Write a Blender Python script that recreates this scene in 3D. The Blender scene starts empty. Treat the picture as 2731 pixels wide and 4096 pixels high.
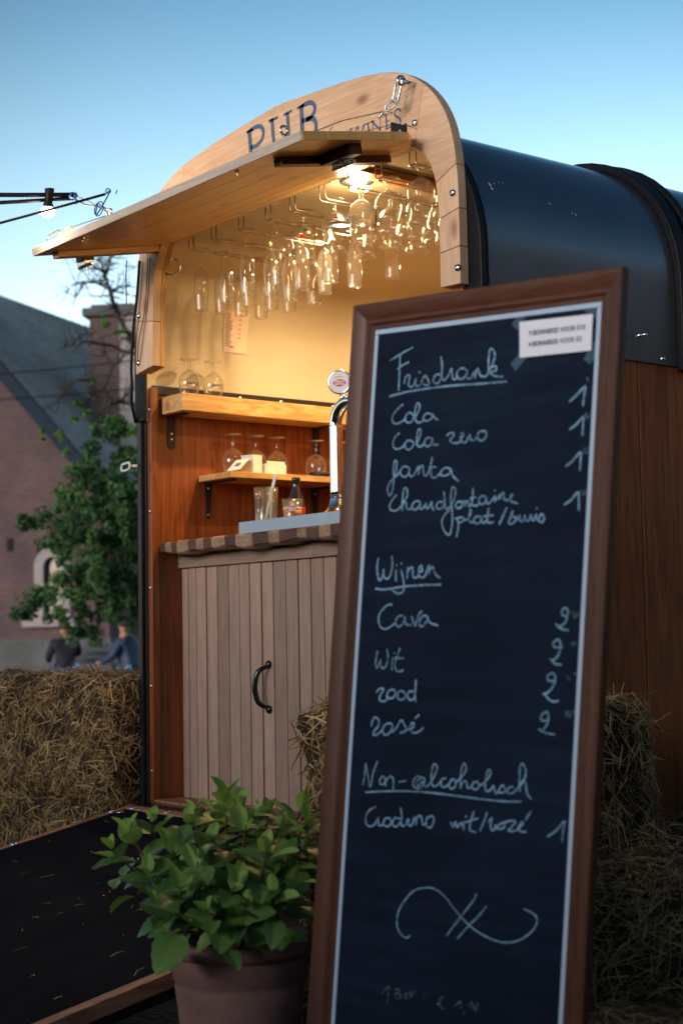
import bpy, bmesh, math, random
from math import sin, cos, pi, radians, atan2, sqrt
from mathutils import Vector, Matrix, Euler
R = radians
scene = bpy.context.scene
col = scene.collection

# ------------------------------------------------------------------ camera
cam_data = bpy.data.cameras.new("camera"); cam = bpy.data.objects.new("camera", cam_data); col.objects.link(cam)
cam_data.sensor_fit = 'VERTICAL'; cam_data.sensor_height = 36.0; cam_data.lens = 55.1
cam_data.clip_start = 0.05; cam_data.clip_end = 2000
cam.location = (4.867, -2.933, 1.02)
cam.rotation_euler = (Matrix.Rotation(R(51.9), 3, 'Z') @ Matrix.Rotation(R(94.48), 3, 'X') @ Matrix.Rotation(R(-1.0), 3, 'Z')).to_euler()
cam_data.dof.use_dof = True; cam_data.dof.focus_distance = 4.35; cam_data.dof.aperture_fstop = 4.3
scene.camera = cam

# ------------------------------------------------------------------ world, sun, exposure
SUN_EL, SUN_ROT = R(9.0), R(171)
w = bpy.data.worlds.new("World"); scene.world = w; w.use_nodes = True
nt = w.node_tree; nt.nodes.clear()
wo = nt.nodes.new('ShaderNodeOutputWorld'); bg = nt.nodes.new('ShaderNodeBackground')
sky = nt.nodes.new('ShaderNodeTexSky'); sky.sky_type = 'NISHITA'; sky.sun_disc = False
sky.sun_elevation = SUN_EL; sky.sun_rotation = SUN_ROT; sky.air_density = 1.0; sky.dust_density = 0.3; sky.ozone_density = 4.0
tint = nt.nodes.new('ShaderNodeMix'); tint.data_type = 'RGBA'; tint.blend_type = 'MULTIPLY'; tint.inputs[0].default_value = 1
tint.inputs[7].default_value = (0.80*9.4, 1.0*9.4, 1.15*9.4, 1)
# dusk gradient: pale near the horizon, deeper blue upwards
geo = nt.nodes.new('ShaderNodeTexCoord'); sep = nt.nodes.new('ShaderNodeSeparateXYZ'); gr = nt.nodes.new('ShaderNodeValToRGB')
nt.links.new(geo.outputs['Generated'], sep.inputs[0]); nt.links.new(sep.outputs[2], gr.inputs[0])
el = gr.color_ramp.elements
stops = [(0.0, (5.4, 3.4, 2.5)), (.14, (9.0, 4.12, 2.72)), (.24, (5.9, 3.05, 1.72)), (.38, (1.75, 1.48, 1.03)), (.60, (.75, .71, .61)), (1.0, (.48, .46, .42))]
for p_, c_ in stops[1:-1]: el.new(p_)
for e_, (p_, c_) in zip(list(el), stops): e_.color = (c_[0]/9.4, c_[1]/9.4, c_[2]/9.4, 1)
gr.color_ramp.interpolation = 'B_SPLINE'
g2_ = nt.nodes.new('ShaderNodeMix'); g2_.data_type = 'RGBA'; g2_.blend_type = 'MULTIPLY'; g2_.inputs[0].default_value = 1
nt.links.new(sky.outputs[0], tint.inputs[6]); nt.links.new(tint.outputs[2], g2_.inputs[6]); nt.links.new(gr.outputs[0], g2_.inputs[7]); 
# afterglow centred behind the trailer
gd_ = nt.nodes.new('ShaderNodeVectorMath'); gd_.operation = 'DOT_PRODUCT'; gd_.inputs[1].default_value = (-.74, .63, .235); gm = nt.nodes.new('ShaderNodeMapRange'); gm.interpolation_type = 'SMOOTHSTEP'
gm.inputs[1].default_value = .905; gm.inputs[2].default_value = 1.0; gm.inputs[3].default_value = .64; gm.inputs[4].default_value = 1.36
g3_ = nt.nodes.new('ShaderNodeVectorMath'); g3_.operation = 'SCALE'
nt.links.new(geo.outputs['Generated'], gd_.inputs[0]); nt.links.new(gd_.outputs['Value'], gm.inputs[0]); nt.links.new(g2_.outputs[2], g3_.inputs[0]); nt.links.new(gm.outputs[0], g3_.inputs['Scale']); nt.links.new(g3_.outputs[0], bg.inputs[0]); bg.inputs[1].default_value = 0.15
nt.links.new(bg.outputs[0], wo.inputs[0])
sl = bpy.data.lights.new("sun", 'SUN'); sl.energy = 1.65; sl.angle = R(24); sl.color = (1, .93, .88)
so = bpy.data.objects.new("sun", sl); col.objects.link(so); so.location = (6, -8, 9)
so.rotation_euler = Vector((-0.15, 0.97, -0.17)).to_track_quat('-Z', 'Y').to_euler()
scene.view_settings.view_transform = 'Standard'; scene.view_settings.look = 'None'
scene.view_settings.gamma = 1; scene.view_settings.exposure = 0.0; scene.view_settings.use_curve_mapping = False
scene.render.engine = 'CYCLES'
scene.cycles.use_denoising = True
scene.cycles.max_bounces = 12; scene.cycles.transparent_max_bounces = 40
scene.cycles.sample_clamp_indirect = 6.0
scene.cycles.caustics_refractive = False; scene.cycles.caustics_reflective = False

# ------------------------------------------------------------------ helpers
WORLD = {}
def root(name, label, cat, loc=(0, 0, 0), rz=0.0, group=None):
    o = bpy.data.objects.new(name, None); col.objects.link(o); o.location = loc; o.rotation_euler = (0, 0, rz)
    o.empty_display_size = .1
    o['label'] = label; o['category'] = cat
    if group: o['group'] = group
    WORLD[o.name] = Vector(loc)
    return o
def tag(o, label, cat, group=None, kind=None):
    if label: o['label'] = label
    if cat: o['category'] = cat
    if group: o['group'] = group
    if kind: o['kind'] = kind
    return o

class MB:
    def __init__(s): s.v = []; s.f = []; s.c = []
    def add(s, vs, fs, tint=None):
        b = len(s.v); s.v += [tuple(p) for p in vs]; s.f += [tuple(b + i for i in f) for f in fs]
        if tint is not None: s.c += [tint] * len(vs)
    def box(s, a, b):
        x0, y0, z0 = a; x1, y1, z1 = b
        s.add([(x0,y0,z0),(x1,y0,z0),(x1,y1,z0),(x0,y1,z0),(x0,y0,z1),(x1,y0,z1),(x1,y1,z1),(x0,y1,z1)],
              [(0,3,2,1),(4,5,6,7),(0,1,5,4),(1,2,6,5),(2,3,7,6),(3,0,4,7)]); return s
    def obox(s, c, ax, half):
        c = Vector(c); X, Y, Z = [Vector(a).normalized() * h for a, h in zip(ax, half)]
        vs = [c - X - Y - Z, c + X - Y - Z, c + X + Y - Z, c - X + Y - Z, c - X - Y + Z, c + X - Y + Z, c + X + Y + Z, c - X + Y + Z]
        s.add(vs, [(0,3,2,1),(4,5,6,7),(0,1,5,4),(1,2,6,5),(2,3,7,6),(3,0,4,7)]); return s
    def tube(s, path, r, n=8, cap=True):
        P = [Vector(p) for p in path]; rr = r if isinstance(r, (list, tuple)) else [r] * len(P)
        rings = []; ref = None
        for i, p in enumerate(P):
            t = (P[min(i+1, len(P)-1)] - P[max(i-1, 0)]).normalized()
            if ref is None:
                ref = t.orthogonal().normalized()
            ref = (ref - t * ref.dot(t)); ref = ref.normalized() if ref.length > 1e-6 else t.orthogonal().normalized()
            b = t.cross(ref)
            rings.append([p + (ref * cos(2*pi*k/n) + b * sin(2*pi*k/n)) * rr[i] for k in range(n)])
        vs = [v for r_ in rings for v in r_]; fs = []
        for i in range(len(P)-1):
            for k in range(n):
                a = i*n+k; b_ = i*n+(k+1) % n
                fs.append((a, b_, b_+n, a+n))
        if cap: fs += [tuple(range(n-1, -1, -1)), tuple(range((len(P)-1)*n, len(P)*n))]
        s.add(vs, fs); return s
    def lathe(s, prof, c=(0, 0, 0), n=24, cap0=False, cap1=False):
        vs = []; fs = []
        for r_, z in prof:
            for k in range(n):
                vs.append((c[0]+r_*cos(2*pi*k/n), c[1]+r_*sin(2*pi*k/n), c[2]+z))
        for i in range(len(prof)-1):
            for k in range(n):
                a = i*n+k; b = i*n+(k+1) % n
                fs.append((a, b, b+n, a+n))
        if cap0: fs.append(tuple(range(n-1, -1, -1)))
        if cap1: fs.append(tuple(range((len(prof)-1)*n, len(prof)*n)))
        s.add(vs, fs); return s
    def strip(s, A, B, y0, y1, axis='y'):
        """solid between two polylines A,B (x,z) extruded y0..y1"""
        n = len(A)
        vs = [(a[0], y0, a[1]) for a in A] + [(b[0], y0, b[1]) for b in B] + [(a[0], y1, a[1]) for a in A] + [(b[0], y1, b[1]) for b in B]
        fs = []
        for i in range(n-1):
            fs += [(i, i+1, n+i+1, n+i), (2*n+i, 3*n+i, 3*n+i+1, 2*n+i+1), (i, 2*n+i, 2*n+i+1, i+1), (n+i, n+i+1, 3*n+i+1, 3*n+i)]
        fs += [(0, n, 3*n, 2*n), (n-1, 3*n-1, 4*n-1, 2*n-1)]
        s.add(vs, fs); return s
    def loft(s, prof, y0, y1, ny=1):
        """open sheet: profile (x,z) extruded along y"""
        n = len(prof); vs = []; fs = []
        for j in range(ny+1):
            y = y0 + (y1-y0)*j/ny
            vs += [(p[0], y, p[1]) for p in prof]
        for j in range(ny):
            for i in range(n-1): fs.append((j*n+i, j*n+i+1, (j+1)*n+i+1, (j+1)*n+i))
        s.add(vs, fs); return s
    def ribbon(s, pts, w, O, U, V, N, lift=0.0006, jit=0.0):
        """flat stroke in the plane O + u U + v V"""
        P = smooth(pts, 4) if len(pts) > 2 else [Vector(p) for p in pts]
        L = []; Rr = []
        for i, p in enumerate(P):
            t = (P[min(i+1, len(P)-1)] - P[max(i-1, 0)])
            if t.length < 1e-7: t = Vector((1, 0))
            t.normalize(); nrm = Vector((-t.y, t.x)); ww = w * (1 + jit * random.uniform(-1, 1)) / 2
            if i == 0: p = p - t * w * .3
            if i == len(P)-1: p = p + t * w * .3
            L.append(p + nrm * ww); Rr.append(p - nrm * ww)
        vs = [O + U * q.x + V * q.y + N * lift for q in L + Rr]; n = len(P)
        s.add(vs, [(i, n+i, n+i+1, i+1) for i in range(n-1)]); return s
    def build(s, name, mat, parent=None, smooth_=False, bevel=0.0, label=None, kind=None, origin=None, auto=None):
        me = bpy.data.meshes.new(name); me.from_pydata(s.v, [], s.f); me.validate(); me.update()
        if s.c:
            at = me.color_attributes.new('tint', 'FLOAT_COLOR', 'POINT')
            flat = []
            for c in s.c: flat += [c, c, c, 1]
            at.data.foreach_set('color', flat)
        if mat: me.materials.append(mat)
        if smooth_: me.polygons.foreach_set('use_smooth', [True] * len(me.polygons))
        o = bpy.data.objects.new(name, me); col.objects.link(o)
        if origin is not None:
            org = Vector(origin); me.transform(Matrix.Translation(-org))
        else: org = Vector((0, 0, 0))
        WORLD[o.name] = org
        if parent:
            o.parent = parent; o.location = org - WORLD[parent.name]
        else: o.location = org
        if auto is not None:
            me.polygons.foreach_set('use_smooth', [True] * len(me.polygons))
            try: me.set_sharp_from_angle(angle=R(auto))
            except Exception: pass
        if bevel:
            m = o.modifiers.new('bevel', 'BEVEL'); m.width = bevel; m.segments = 2; m.limit_method = 'ANGLE'; m.angle_limit = R(40)
        if label: o['label'] = label
        if kind: o['kind'] = kind
        return o
def smooth(pts, k=6):
    P = [Vector(p) for p in pts]; out = []
    for i in range(len(P)-1):
        p0 = P[max(i-1, 0)]; p1 = P[i]; p2 = P[i+1]; p3 = P[min(i+2, len(P)-1)]
        for j in range(k):
            t = j/k
            out.append(0.5*((2*p1) + (p2-p0)*t + (2*p0-5*p1+4*p2-p3)*t*t + (3*p1-p0-3*p2+p3)*t*t*t))
    out.append(P[-1]); return out
def resample(pts, n):
    P = [Vector(p) for p in pts]; d = [0]
    for a, b in zip(P, P[1:]): d.append(d[-1] + (b-a).length)
    out = []; j = 0
    for i in range(n):
        t = d[-1]*i/(n-1)
        while j < len(P)-2 and d[j+1] < t: j += 1
        out.append(P[j].lerp(P[j+1], (t-d[j])/max(d[j+1]-d[j], 1e-9)))
    return out
def arc_tube_ring(mb, c, ax1, ax2, r, t, n=20, m=8):
    c = Vector(c); a = Vector(ax1).normalized(); b = Vector(ax2).normalized(); nn = a.cross(b); vs = []; fs = []
    for i in range(n):
        d = a*cos(2*pi*i/n) + b*sin(2*pi*i/n)
        for j in range(m):
            vs.append(c + d*(r + t*cos(2*pi*j/m)) + nn*t*sin(2*pi*j/m))
    for i in range(n):
        for j in range(m):
            fs.append((i*m+j, i*m+(j+1) % m, ((i+1) % n)*m+(j+1) % m, ((i+1) % n)*m+j))
    mb.add(vs, fs)
def disc_bolt(mb, c, nrm, r, h):
    c = Vector(c); n = Vector(nrm).normalized(); a = n.orthogonal().normalized(); b = n.cross(a); vs = []; m = 12
    for rr, hh in ((r, 0), (r*.95, h*.5), (r*.55, h), ):
        for k in range(m): vs.append(c + (a*cos(2*pi*k/m) + b*sin(2*pi*k/m))*rr + n*hh)
    fs = [(i*m+k, i*m+(k+1) % m, (i+1)*m+(k+1) % m, (i+1)*m+k) for i in range(2) for k in range(m)] + [tuple(range(2*m, 3*m))]
    mb.add(vs, fs)
def copy_tree(o, parent=None):
    c = o.copy(); col.objects.link(c)
    if parent: c.parent = parent
    for ch in list(o.children): copy_tree(ch, c)
    return c

# ------------------------------------------------------------------ materials
def newmat(name):
    m = bpy.data.materials.new(name); m.use_nodes = True
    return m, m.node_tree, m.node_tree.nodes['Principled BSDF']
def N(nt, t, **kw):
    n = nt.nodes.new(t)
    for k, v in kw.items():
        if k in n.inputs: n.inputs[k].default_value = v
        else: setattr(n, k, v)
    return n
def ramp(nt, stops):
    r = nt.nodes.new('ShaderNodeValToRGB'); e = r.color_ramp.elements
    e[1].position = min(1, stops[-1][0]); e[0].position = stops[0][0]
    for p, c in stops[1:-1]: e.new(p)
    for el, (p, c) in zip(list(e), stops): el.color = (*c, 1) if len(c) == 3 else c
    return r
def plain(name, c, rough=.6, metal=0, spec=.5, noise=0.0, nscale=8, bump=0.0, bscale=60, coat=0):
    m, nt, b = newmat(name)
    b.inputs['Base Color'].default_value = (*c, 1); b.inputs['Roughness'].default_value = rough
    b.inputs['Metallic'].default_value = metal; b.inputs['Specular IOR Level'].default_value = spec
    if coat: b.inputs['Coat Weight'].default_value = coat; b.inputs['Coat Roughness'].default_value = .15
    tc = N(nt, 'ShaderNodeTexCoord')
    if noise:
        n = N(nt, 'ShaderNodeTexNoise', Scale=nscale, Detail=6.0, Roughness=.65); nt.links.new(tc.outputs['Object'], n.inputs['Vector'])
        r = ramp(nt, [(.3, tuple(max(0, x*(1-noise)) for x in c)), (.7, tuple(min(1, x*(1+noise)) for x in c))])
        nt.links.new(n.outputs['Fac'], r.inputs[0]); nt.links.new(r.outputs[0], b.inputs['Base Color'])
        mr = N(nt, 'ShaderNodeMapRange'); mr.inputs[3].default_value = max(0, rough-.12); mr.inputs[4].default_value = min(1, rough+.12)
        nt.links.new(n.outputs['Fac'], mr.inputs[0]); nt.links.new(mr.outputs[0], b.inputs['Roughness'])
    if bump:
        n2 = N(nt, 'ShaderNodeTexNoise', Scale=bscale, Detail=4.0); nt.links.new(tc.outputs['Object'], n2.inputs['Vector'])
        bp = N(nt, 'ShaderNodeBump', Strength=bump, Distance=.01); nt.links.new(n2.outputs['Fac'], bp.inputs['Height']); nt.links.new(bp.outputs[0], b.inputs['Normal'])
    return m
def wood(name, cd, cl, axis='x', scale=1.0, rough=.5, bump=.15, vary=.25, knots=0.0, spec=.4, ring=.20):
    m, nt, b = newmat(name); L = nt.links.new
    tc = N(nt, 'ShaderNodeTexCoord'); oi = N(nt, 'ShaderNodeObjectInfo')
    ad = N(nt, 'ShaderNodeVectorMath', operation='ADD'); mu = N(nt, 'ShaderNodeMath', operation='MULTIPLY'); mu.inputs[1].default_value = 13.7
    L(oi.outputs['Random'], mu.inputs[0]); L(tc.outputs['Object'], ad.inputs[0]); L(mu.outputs[0], ad.inputs[1])
    i = 'xyz'.index(axis)
    mp = N(nt, 'ShaderNodeMapping'); s1 = [11.0*scale]*3; s1[i] = 1.1*scale; mp.inputs['Scale'].default_value = s1; L(ad.outputs[0], mp.inputs[0])
    n1 = N(nt, 'ShaderNodeTexNoise', Scale=1.6, Detail=3.0, Distortion=1.2); L(mp.outputs[0], n1.inputs['Vector'])
    # growth rings: sine of the noise
    m1 = N(nt, 'ShaderNodeMath', operation='MULTIPLY'); m1.inputs[1].default_value = 34.0; L(n1.outputs['Fac'], m1.inputs[0])
    sn = N(nt, 'ShaderNodeMath', operation='SINE'); L(m1.outputs[0], sn.inputs[0])
    mp2 = N(nt, 'ShaderNodeMapping'); s2 = [150.0*scale]*3; s2[i] = 5.0*scale; mp2.inputs['Scale'].default_value = s2; L(ad.outputs[0], mp2.inputs[0])
    n2 = N(nt, 'ShaderNodeTexNoise', Scale=1.0, Detail=4.0, Roughness=.7); L(mp2.outputs[0], n2.inputs['Vector'])
    a1 = N(nt, 'ShaderNodeMath', operation='MULTIPLY_ADD'); a1.inputs[1].default_value = ring; a1.inputs[2].default_value = 0.0; L(sn.outputs[0], a1.inputs[0])
    a2 = N(nt, 'ShaderNodeMath', operation='ADD'); L(a1.outputs[0], a2.inputs[0]); L(n2.outputs['Fac'], a2.inputs[1])
    n3 = N(nt, 'ShaderNodeTexNoise', Scale=2.2, Detail=3.0); L(ad.outputs[0], n3.inputs['Vector'])
    a3 = N(nt, 'ShaderNodeMath', operation='MULTIPLY_ADD'); a3.inputs[1].default_value = .5; L(n3.outputs['Fac'], a3.inputs[0]); L(a2.outputs[0], a3.inputs[2])
    r = ramp(nt, [(.42, cd), (1.05, cl)]); L(a3.outputs[0], r.inputs[0])
    hs = N(nt, 'ShaderNodeHueSaturation'); mr = N(nt, 'ShaderNodeMapRange'); mr.inputs[3].default_value = 1-vary; mr.inputs[4].default_value = 1+vary
    L(oi.outputs['Random'], mr.inputs[0]); L(mr.outputs[0], hs.inputs['Value']); L(r.outputs[0], hs.inputs['Color'])
    out = hs.outputs[0]
    if knots:
        vo = N(nt, 'ShaderNodeTexVoronoi', Scale=1.0); mk = N(nt, 'ShaderNodeMapping'); sk = [6.0]*3; sk[i] = 3.0; mk.inputs['Scale'].default_value = sk
        L(ad.outputs[0], mk.inputs[0]); L(mk.outputs[0], vo.inputs['Vector'])
        kr = ramp(nt, [(.05, (1, 1, 1)), (.13, (0, 0, 0))]); L(vo.outputs['Distance'], kr.inputs[0])
        mx = N(nt, 'ShaderNodeMix', data_type='RGBA'); L(kr.outputs[0], mx.inputs[0]); L(out, mx.inputs[6]); mx.inputs[7].default_value = (cd[0]*.35, cd[1]*.22, cd[2]*.2, 1)
        mm = N(nt, 'ShaderNodeMath', operation='MULTIPLY'); mm.inputs[1].default_value = knots; L(kr.outputs[0], mm.inputs[0]); L(mm.outputs[0], mx.inputs[0])
        out = mx.outputs[2]
    L(out, b.inputs['Base Color']); b.inputs['Roughness'].default_value = rough; b.inputs['Specular IOR Level'].default_value = spec
    bp = N(nt, 'ShaderNodeBump', Strength=bump, Distance=.004); L(a2.outputs[0], bp.inputs['Height']); L(bp.outputs[0], b.inputs['Normal'])
    return m
def tintmat(name, cd, cl, rough=.8, spec=.3, sub=0.0, trans=0.0, noise=0):
    m, nt, b = newmat(name); at = N(nt, 'ShaderNodeAttribute', attribute_name='tint')
    r = ramp(nt, [(0, cd), (1, cl)]); nt.links.new(at.outputs['Fac'], r.inputs[0]); nt.links.new(r.outputs[0], b.inputs['Base Color'])
    b.inputs['Roughness'].default_value = rough; b.inputs['Specular IOR Level'].default_value = spec
    return m
def glassmat(name, tintc=(1, 1, 1), edge=.85):
    """thin-walled clear glass: see-through, with mirror reflections that rise toward the rims"""
    m = bpy.data.materials.new(name); m.use_nodes = True; nt = m.node_tree; nt.nodes.clear(); L = nt.links.new
    o = N(nt, 'ShaderNodeOutputMaterial'); t = N(nt, 'ShaderNodeBsdfTransparent'); 
    tr_ = ramp(nt, [(.0, tintc), (.55, tuple(x*.97 for x in tintc)), (1.0, tuple(x*.45 for x in tintc))])
    g = N(nt, 'ShaderNodeBsdfGlossy'); g.inputs['Roughness'].default_value = .03; mx = N(nt, 'ShaderNodeMixShader')
    lw = N(nt, 'ShaderNodeLayerWeight'); lw.inputs[0].default_value = .42
    pw = N(nt, 'ShaderNodeMath', operation='POWER'); pw.inputs[1].default_value = 1.6; L(lw.outputs['Facing'], pw.inputs[0]); L(lw.outputs['Facing'], tr_.inputs[0]); L(tr_.outputs[0], t.inputs[0])
    mr = N(nt, 'ShaderNodeMapRange'); mr.inputs[3].default_value = .05; mr.inputs[4].default_value = edge; L(pw.outputs[0], mr.inputs[0])
    L(mr.outputs[0], mx.inputs[0]); L(t.outputs[0], mx.inputs[1]); L(g.outputs[0], mx.inputs[2])
    tl = N(nt, 'ShaderNodeBsdfTranslucent'); tl.inputs[0].default_value = (1, 1, 1, 1); m2 = N(nt, 'ShaderNodeMixShader'); mr2 = N(nt, 'ShaderNodeMapRange'); mr2.inputs[3].default_value = .015; mr2.inputs[4].default_value = .06
    L(pw.outputs[0], mr2.inputs[0]); L(mr2.outputs[0], m2.inputs[0]); L(mx.outputs[0], m2.inputs[1]); L(tl.outputs[0], m2.inputs[2]); L(m2.outputs[0], o.inputs[0])
    return m

PINE_X = wood('pine_boards', (.52, .33, .20), (.72, .52, .36), 'x', 1.0, .55, .2, .06, knots=.8, ring=.10)
PINE_Z = wood('pine_upright', (.52, .33, .20), (.72, .52, .36), 'z', 1.0, .55, .2, .06, knots=.6, ring=.10)
HONEY_X = wood('varnished_pine', (.76, .40, .11), (.94, .58, .20), 'x', .9, .30, .08, .05, knots=.6, spec=.5, ring=.08)
HONEY_Y = wood('varnished_shelf', (.50, .27, .09), (.74, .46, .19), 'y', .9, .35, .1, .08, knots=.5, spec=.5)
HONEY_Z = wood('varnished_batten', (.42, .21, .06), (.60, .34, .12), 'z', .9, .35, .1, .08, spec=.5)
MAHOG = wood('mahogany_panel', (.13, .030, .009), (.33, .095, .024), 'z', .6, .33, .06, .10, spec=.5, ring=.10)
DARKW = wood('dark_bracket_wood', (.06, .025, .015), (.13, .055, .03), 'y', 1.0, .5, .1, .1)
CEDAR = wood('cedar_planks', (.28, .18, .14), (.48, .33, .26), 'z', 1.0, .65, .12, .22, ring=.06)
CEDAR_X = wood('cedar_rail', (.20, .13, .105), (.33, .235, .195), 'x', 1.0, .65, .12, .10, ring=.05)
SIDEW = wood('side_panelling', (.09, .026, .009), (.27, .090, .032), 'z', .7, .5, .05, .1, spec=.2, ring=.08)
BLK_D = wood('counter_block_dark', (.05, .022, .02), (.13, .06, .05), 'y', 1.5, .45, .1, .2)
BLK_L = wood('counter_block_light', (.22, .13, .075), (.40, .26, .165), 'y', 1.5, .5, .1, .15, knots=.3)
FRAMEW = wood('mahogany_frame', (.052, .017, .009), (.125, .044, .023), 'z', 1.2, .42, .05, .03, spec=.35, ring=.06)
FRAMEWX = wood('mahogany_frame_top', (.052, .017, .009), (.125, .044, .023), 'x', 1.2, .42, .05, .03, spec=.35, ring=.06)
RAMPW = wood('ramp_edge_wood', (.20, .09, .05), (.40, .20, .12), 'y', 1.0, .6, .1, .1)
NAVY = plain('black_blue_gelcoat', (.014, .016, .030), .30, 0, 1.0, noise=.3, nscale=3, coat=.9)
NAVY.node_tree.nodes['Principled BSDF'].inputs['IOR'].default_value = 2.1
BLACK = plain('black_rubber', (.004, .005, .009), .5, 0, .25, noise=.4, nscale=30)
BLACKMET = plain('black_painted_steel', (.008, .008, .012), .45, 0, .5, noise=.3, nscale=40)
CREAM = plain('cream_lining', (.62, .54, .40), .36, 0, .45, noise=.05, nscale=2.5, bump=.012, bscale=3)
CREAM2 = plain('cream_trim', (.68, .58, .42), .5, noise=.08, nscale=5)
STEEL = plain('zinc_steel', (.72, .75, .78), .25, 1.0, noise=.12, nscale=60)
RAILST = plain('rack_wire', (.40, .36, .33), .30, 1.0)
CHROME = plain('chrome', (.86, .86, .87), .05, 1.0)
BRUSH = plain('brushed_steel', (.30, .36, .47), .30, 1.0, noise=.06, nscale=20)
WHITE = plain('white_slip', (.46, .60, .78), .5)
PAPER = plain('white_paper', (.84, .86, .96), .7)
CARD = plain('white_card', (.86, .80, .70), .6)
TAPE = plain('clear_tape', (.035, .075, .12), .25)
INK = plain('printed_ink', (.06, .055, .08), .6)
INKSOFT = plain('faded_print', (.16, .15, .20), .7)
WEATH = wood('weathered_edge', (.38, .34, .30), (.58, .54, .49), 'x', 1.0, .7, .1, .05, ring=.05)
REDINK = plain('red_print', (.55, .02, .02), .5)
WHITEINK = plain('white_print', (.85, .85, .85), .5)
BLUEPAINT = plain('blue_lettering', (.05, .11, .22), .6, noise=.25, nscale=60)
SLATE, nt_, b_ = newmat('chalkboard_face')
def _board():
    nt = nt_; b = b_; L = nt.links.new; tc = N(nt, 'ShaderNodeTexCoord')
    n1 = N(nt, 'ShaderNodeTexNoise', Scale=3.0, Detail=5.0); L(tc.outputs['Object'], n1.inputs[0])
    mp = N(nt, 'ShaderNodeMapping'); mp.inputs['Scale'].default_value = (3, 1, 30); L(tc.outputs['Object'], mp.inputs[0])
    n2 = N(nt, 'ShaderNodeTexNoise', Scale=1.5, Detail=4.0); L(mp.outputs[0], n2.inputs[0])
    mu = N(nt, 'ShaderNodeMath', operation='MULTIPLY'); L(n1.outputs['Fac'], mu.inputs[0]); L(n2.outputs['Fac'], mu.inputs[1])
    r = ramp(nt, [(.15, (.002, .007, .022)), (.42, (.007, .018, .042))]); L(mu.outputs[0], r.inputs[0]); L(r.outputs[0], b.inputs['Base Color'])
    b.inputs['Roughness'].default_value = .7; b.inputs['Specular IOR Level'].default_value = .15
_board()
CHALK, cnt, cb = newmat('blue_white_chalk')
def _chalk(nt, b, c, a0):
    L = nt.links.new; tc = N(nt, 'ShaderNodeTexCoord'); n = N(nt, 'ShaderNodeTexNoise', Scale=260.0, Detail=3.0); L(tc.outputs['Object'], n.inputs[0])
    n3 = N(nt, 'ShaderNodeTexNoise', Scale=18.0, Detail=2.0); L(tc.outputs['Object'], n3.inputs[0])
    r = ramp(nt, [(.36, (a0, a0, a0)), (.60, (1, 1, 1))]); L(n.outputs['Fac'], r.inputs[0])
    r3 = ramp(nt, [(.3, (.55, .55, .55)), (.6, (1, 1, 1))]); L(n3.outputs['Fac'], r3.inputs[0])
    mu = N(nt, 'ShaderNodeMath', operation='MULTIPLY'); L(r.outputs[0], mu.inputs[0]); L(r3.outputs[0], mu.inputs[1])
    L(mu.outputs[0], b.inputs['Alpha']); b.inputs['Base Color'].default_value = (*c, 1); b.inputs['Roughness'].default_value = .95
_chalk(cnt, cb, (.30, .52, .74), .50)
FAINT, cnt2, cb2 = newmat('rubbed_chalk'); _chalk(cnt2, cb2, (.12, .20, .27), .1)
GLASS = glassmat('clear_glass')
SHELFGLASS = glassmat('heavy_stemware_glass', (1, 1, 1), .9)
for n_ in SHELFGLASS.node_tree.nodes:
    if n_.type == 'MAP_RANGE': n_.inputs[3].default_value *= 1.6; n_.inputs[4].default_value = max(n_.inputs[4].default_value, .24)
GLASSWARM = glassmat('thick_clear_glass', (.97, .97, .95), .6)
WATER = glassmat('water', (.92, .95, .94), .35)
BEER = plain('orange_beer', (.80, .30, .03), .2)
FOAM = plain('beer_foam', (.85, .75, .6), .8)
DARKGLASS = plain('dark_bottle_glass', (.03, .02, .02), .06, 0, .8)
TERRA = plain('terracotta', (.22, .115, .10), .75, noise=.25, nscale=9, bump=.15, bscale=50)
SOIL = plain('potting_soil', (.02, .014, .01), 1, bump=.6, bscale=60)
STEM = plain('woody_stem', (.10, .075, .04), .8, noise=.3, nscale=60)
ORANGEW = wood('orange_beam', (.35, .12, .03), (.55, .22, .07), 'y', 1, .4, .05, .05)
# ================================================================== SETTING
def grid_ground():
    mb = MB(); n = 40; S = 400.0
    vs = []; 
    for j in range(n+1):
        for i in range(n+1):
            u = (i/n*2-1); v = (j/n*2-1); x = S*u*abs(u)**1.5; y = S*v*abs(v)**1.5
            vs.append((x, y, 0.0))
    mb.add(vs, [(j*(n+1)+i, j*(n+1)+i+1, (j+1)*(n+1)+i+1, (j+1)*(n+1)+i) for j in range(n) for i in range(n)])
    m, nt, b = newmat('trodden_turf'); L = nt.links.new; tc = N(nt, 'ShaderNodeTexCoord')
    n1 = N(nt, 'ShaderNodeTexNoise', Scale=1.3, Detail=8.0, Roughness=.7); L(tc.outputs['Object'], n1.inputs[0])
    n2 = N(nt, 'ShaderNodeTexNoise', Scale=40.0, Detail=4.0); L(tc.outputs['Object'], n2.inputs[0])
    r = ramp(nt, [(.35, (.022, .018, .013)), (.6, (.03, .042, .016))]); L(n1.outputs['Fac'], r.inputs[0]); L(r.outputs[0], b.inputs['Base Color'])
    bp = N(nt, 'ShaderNodeBump', Strength=.8, Distance=.03); L(n2.outputs['Fac'], bp.inputs['Height']); L(bp.outputs[0], b.inputs['Normal']); b.inputs['Roughness'].default_value = .95
    return mb.build('ground', m, kind='structure')
grid_ground()

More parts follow.
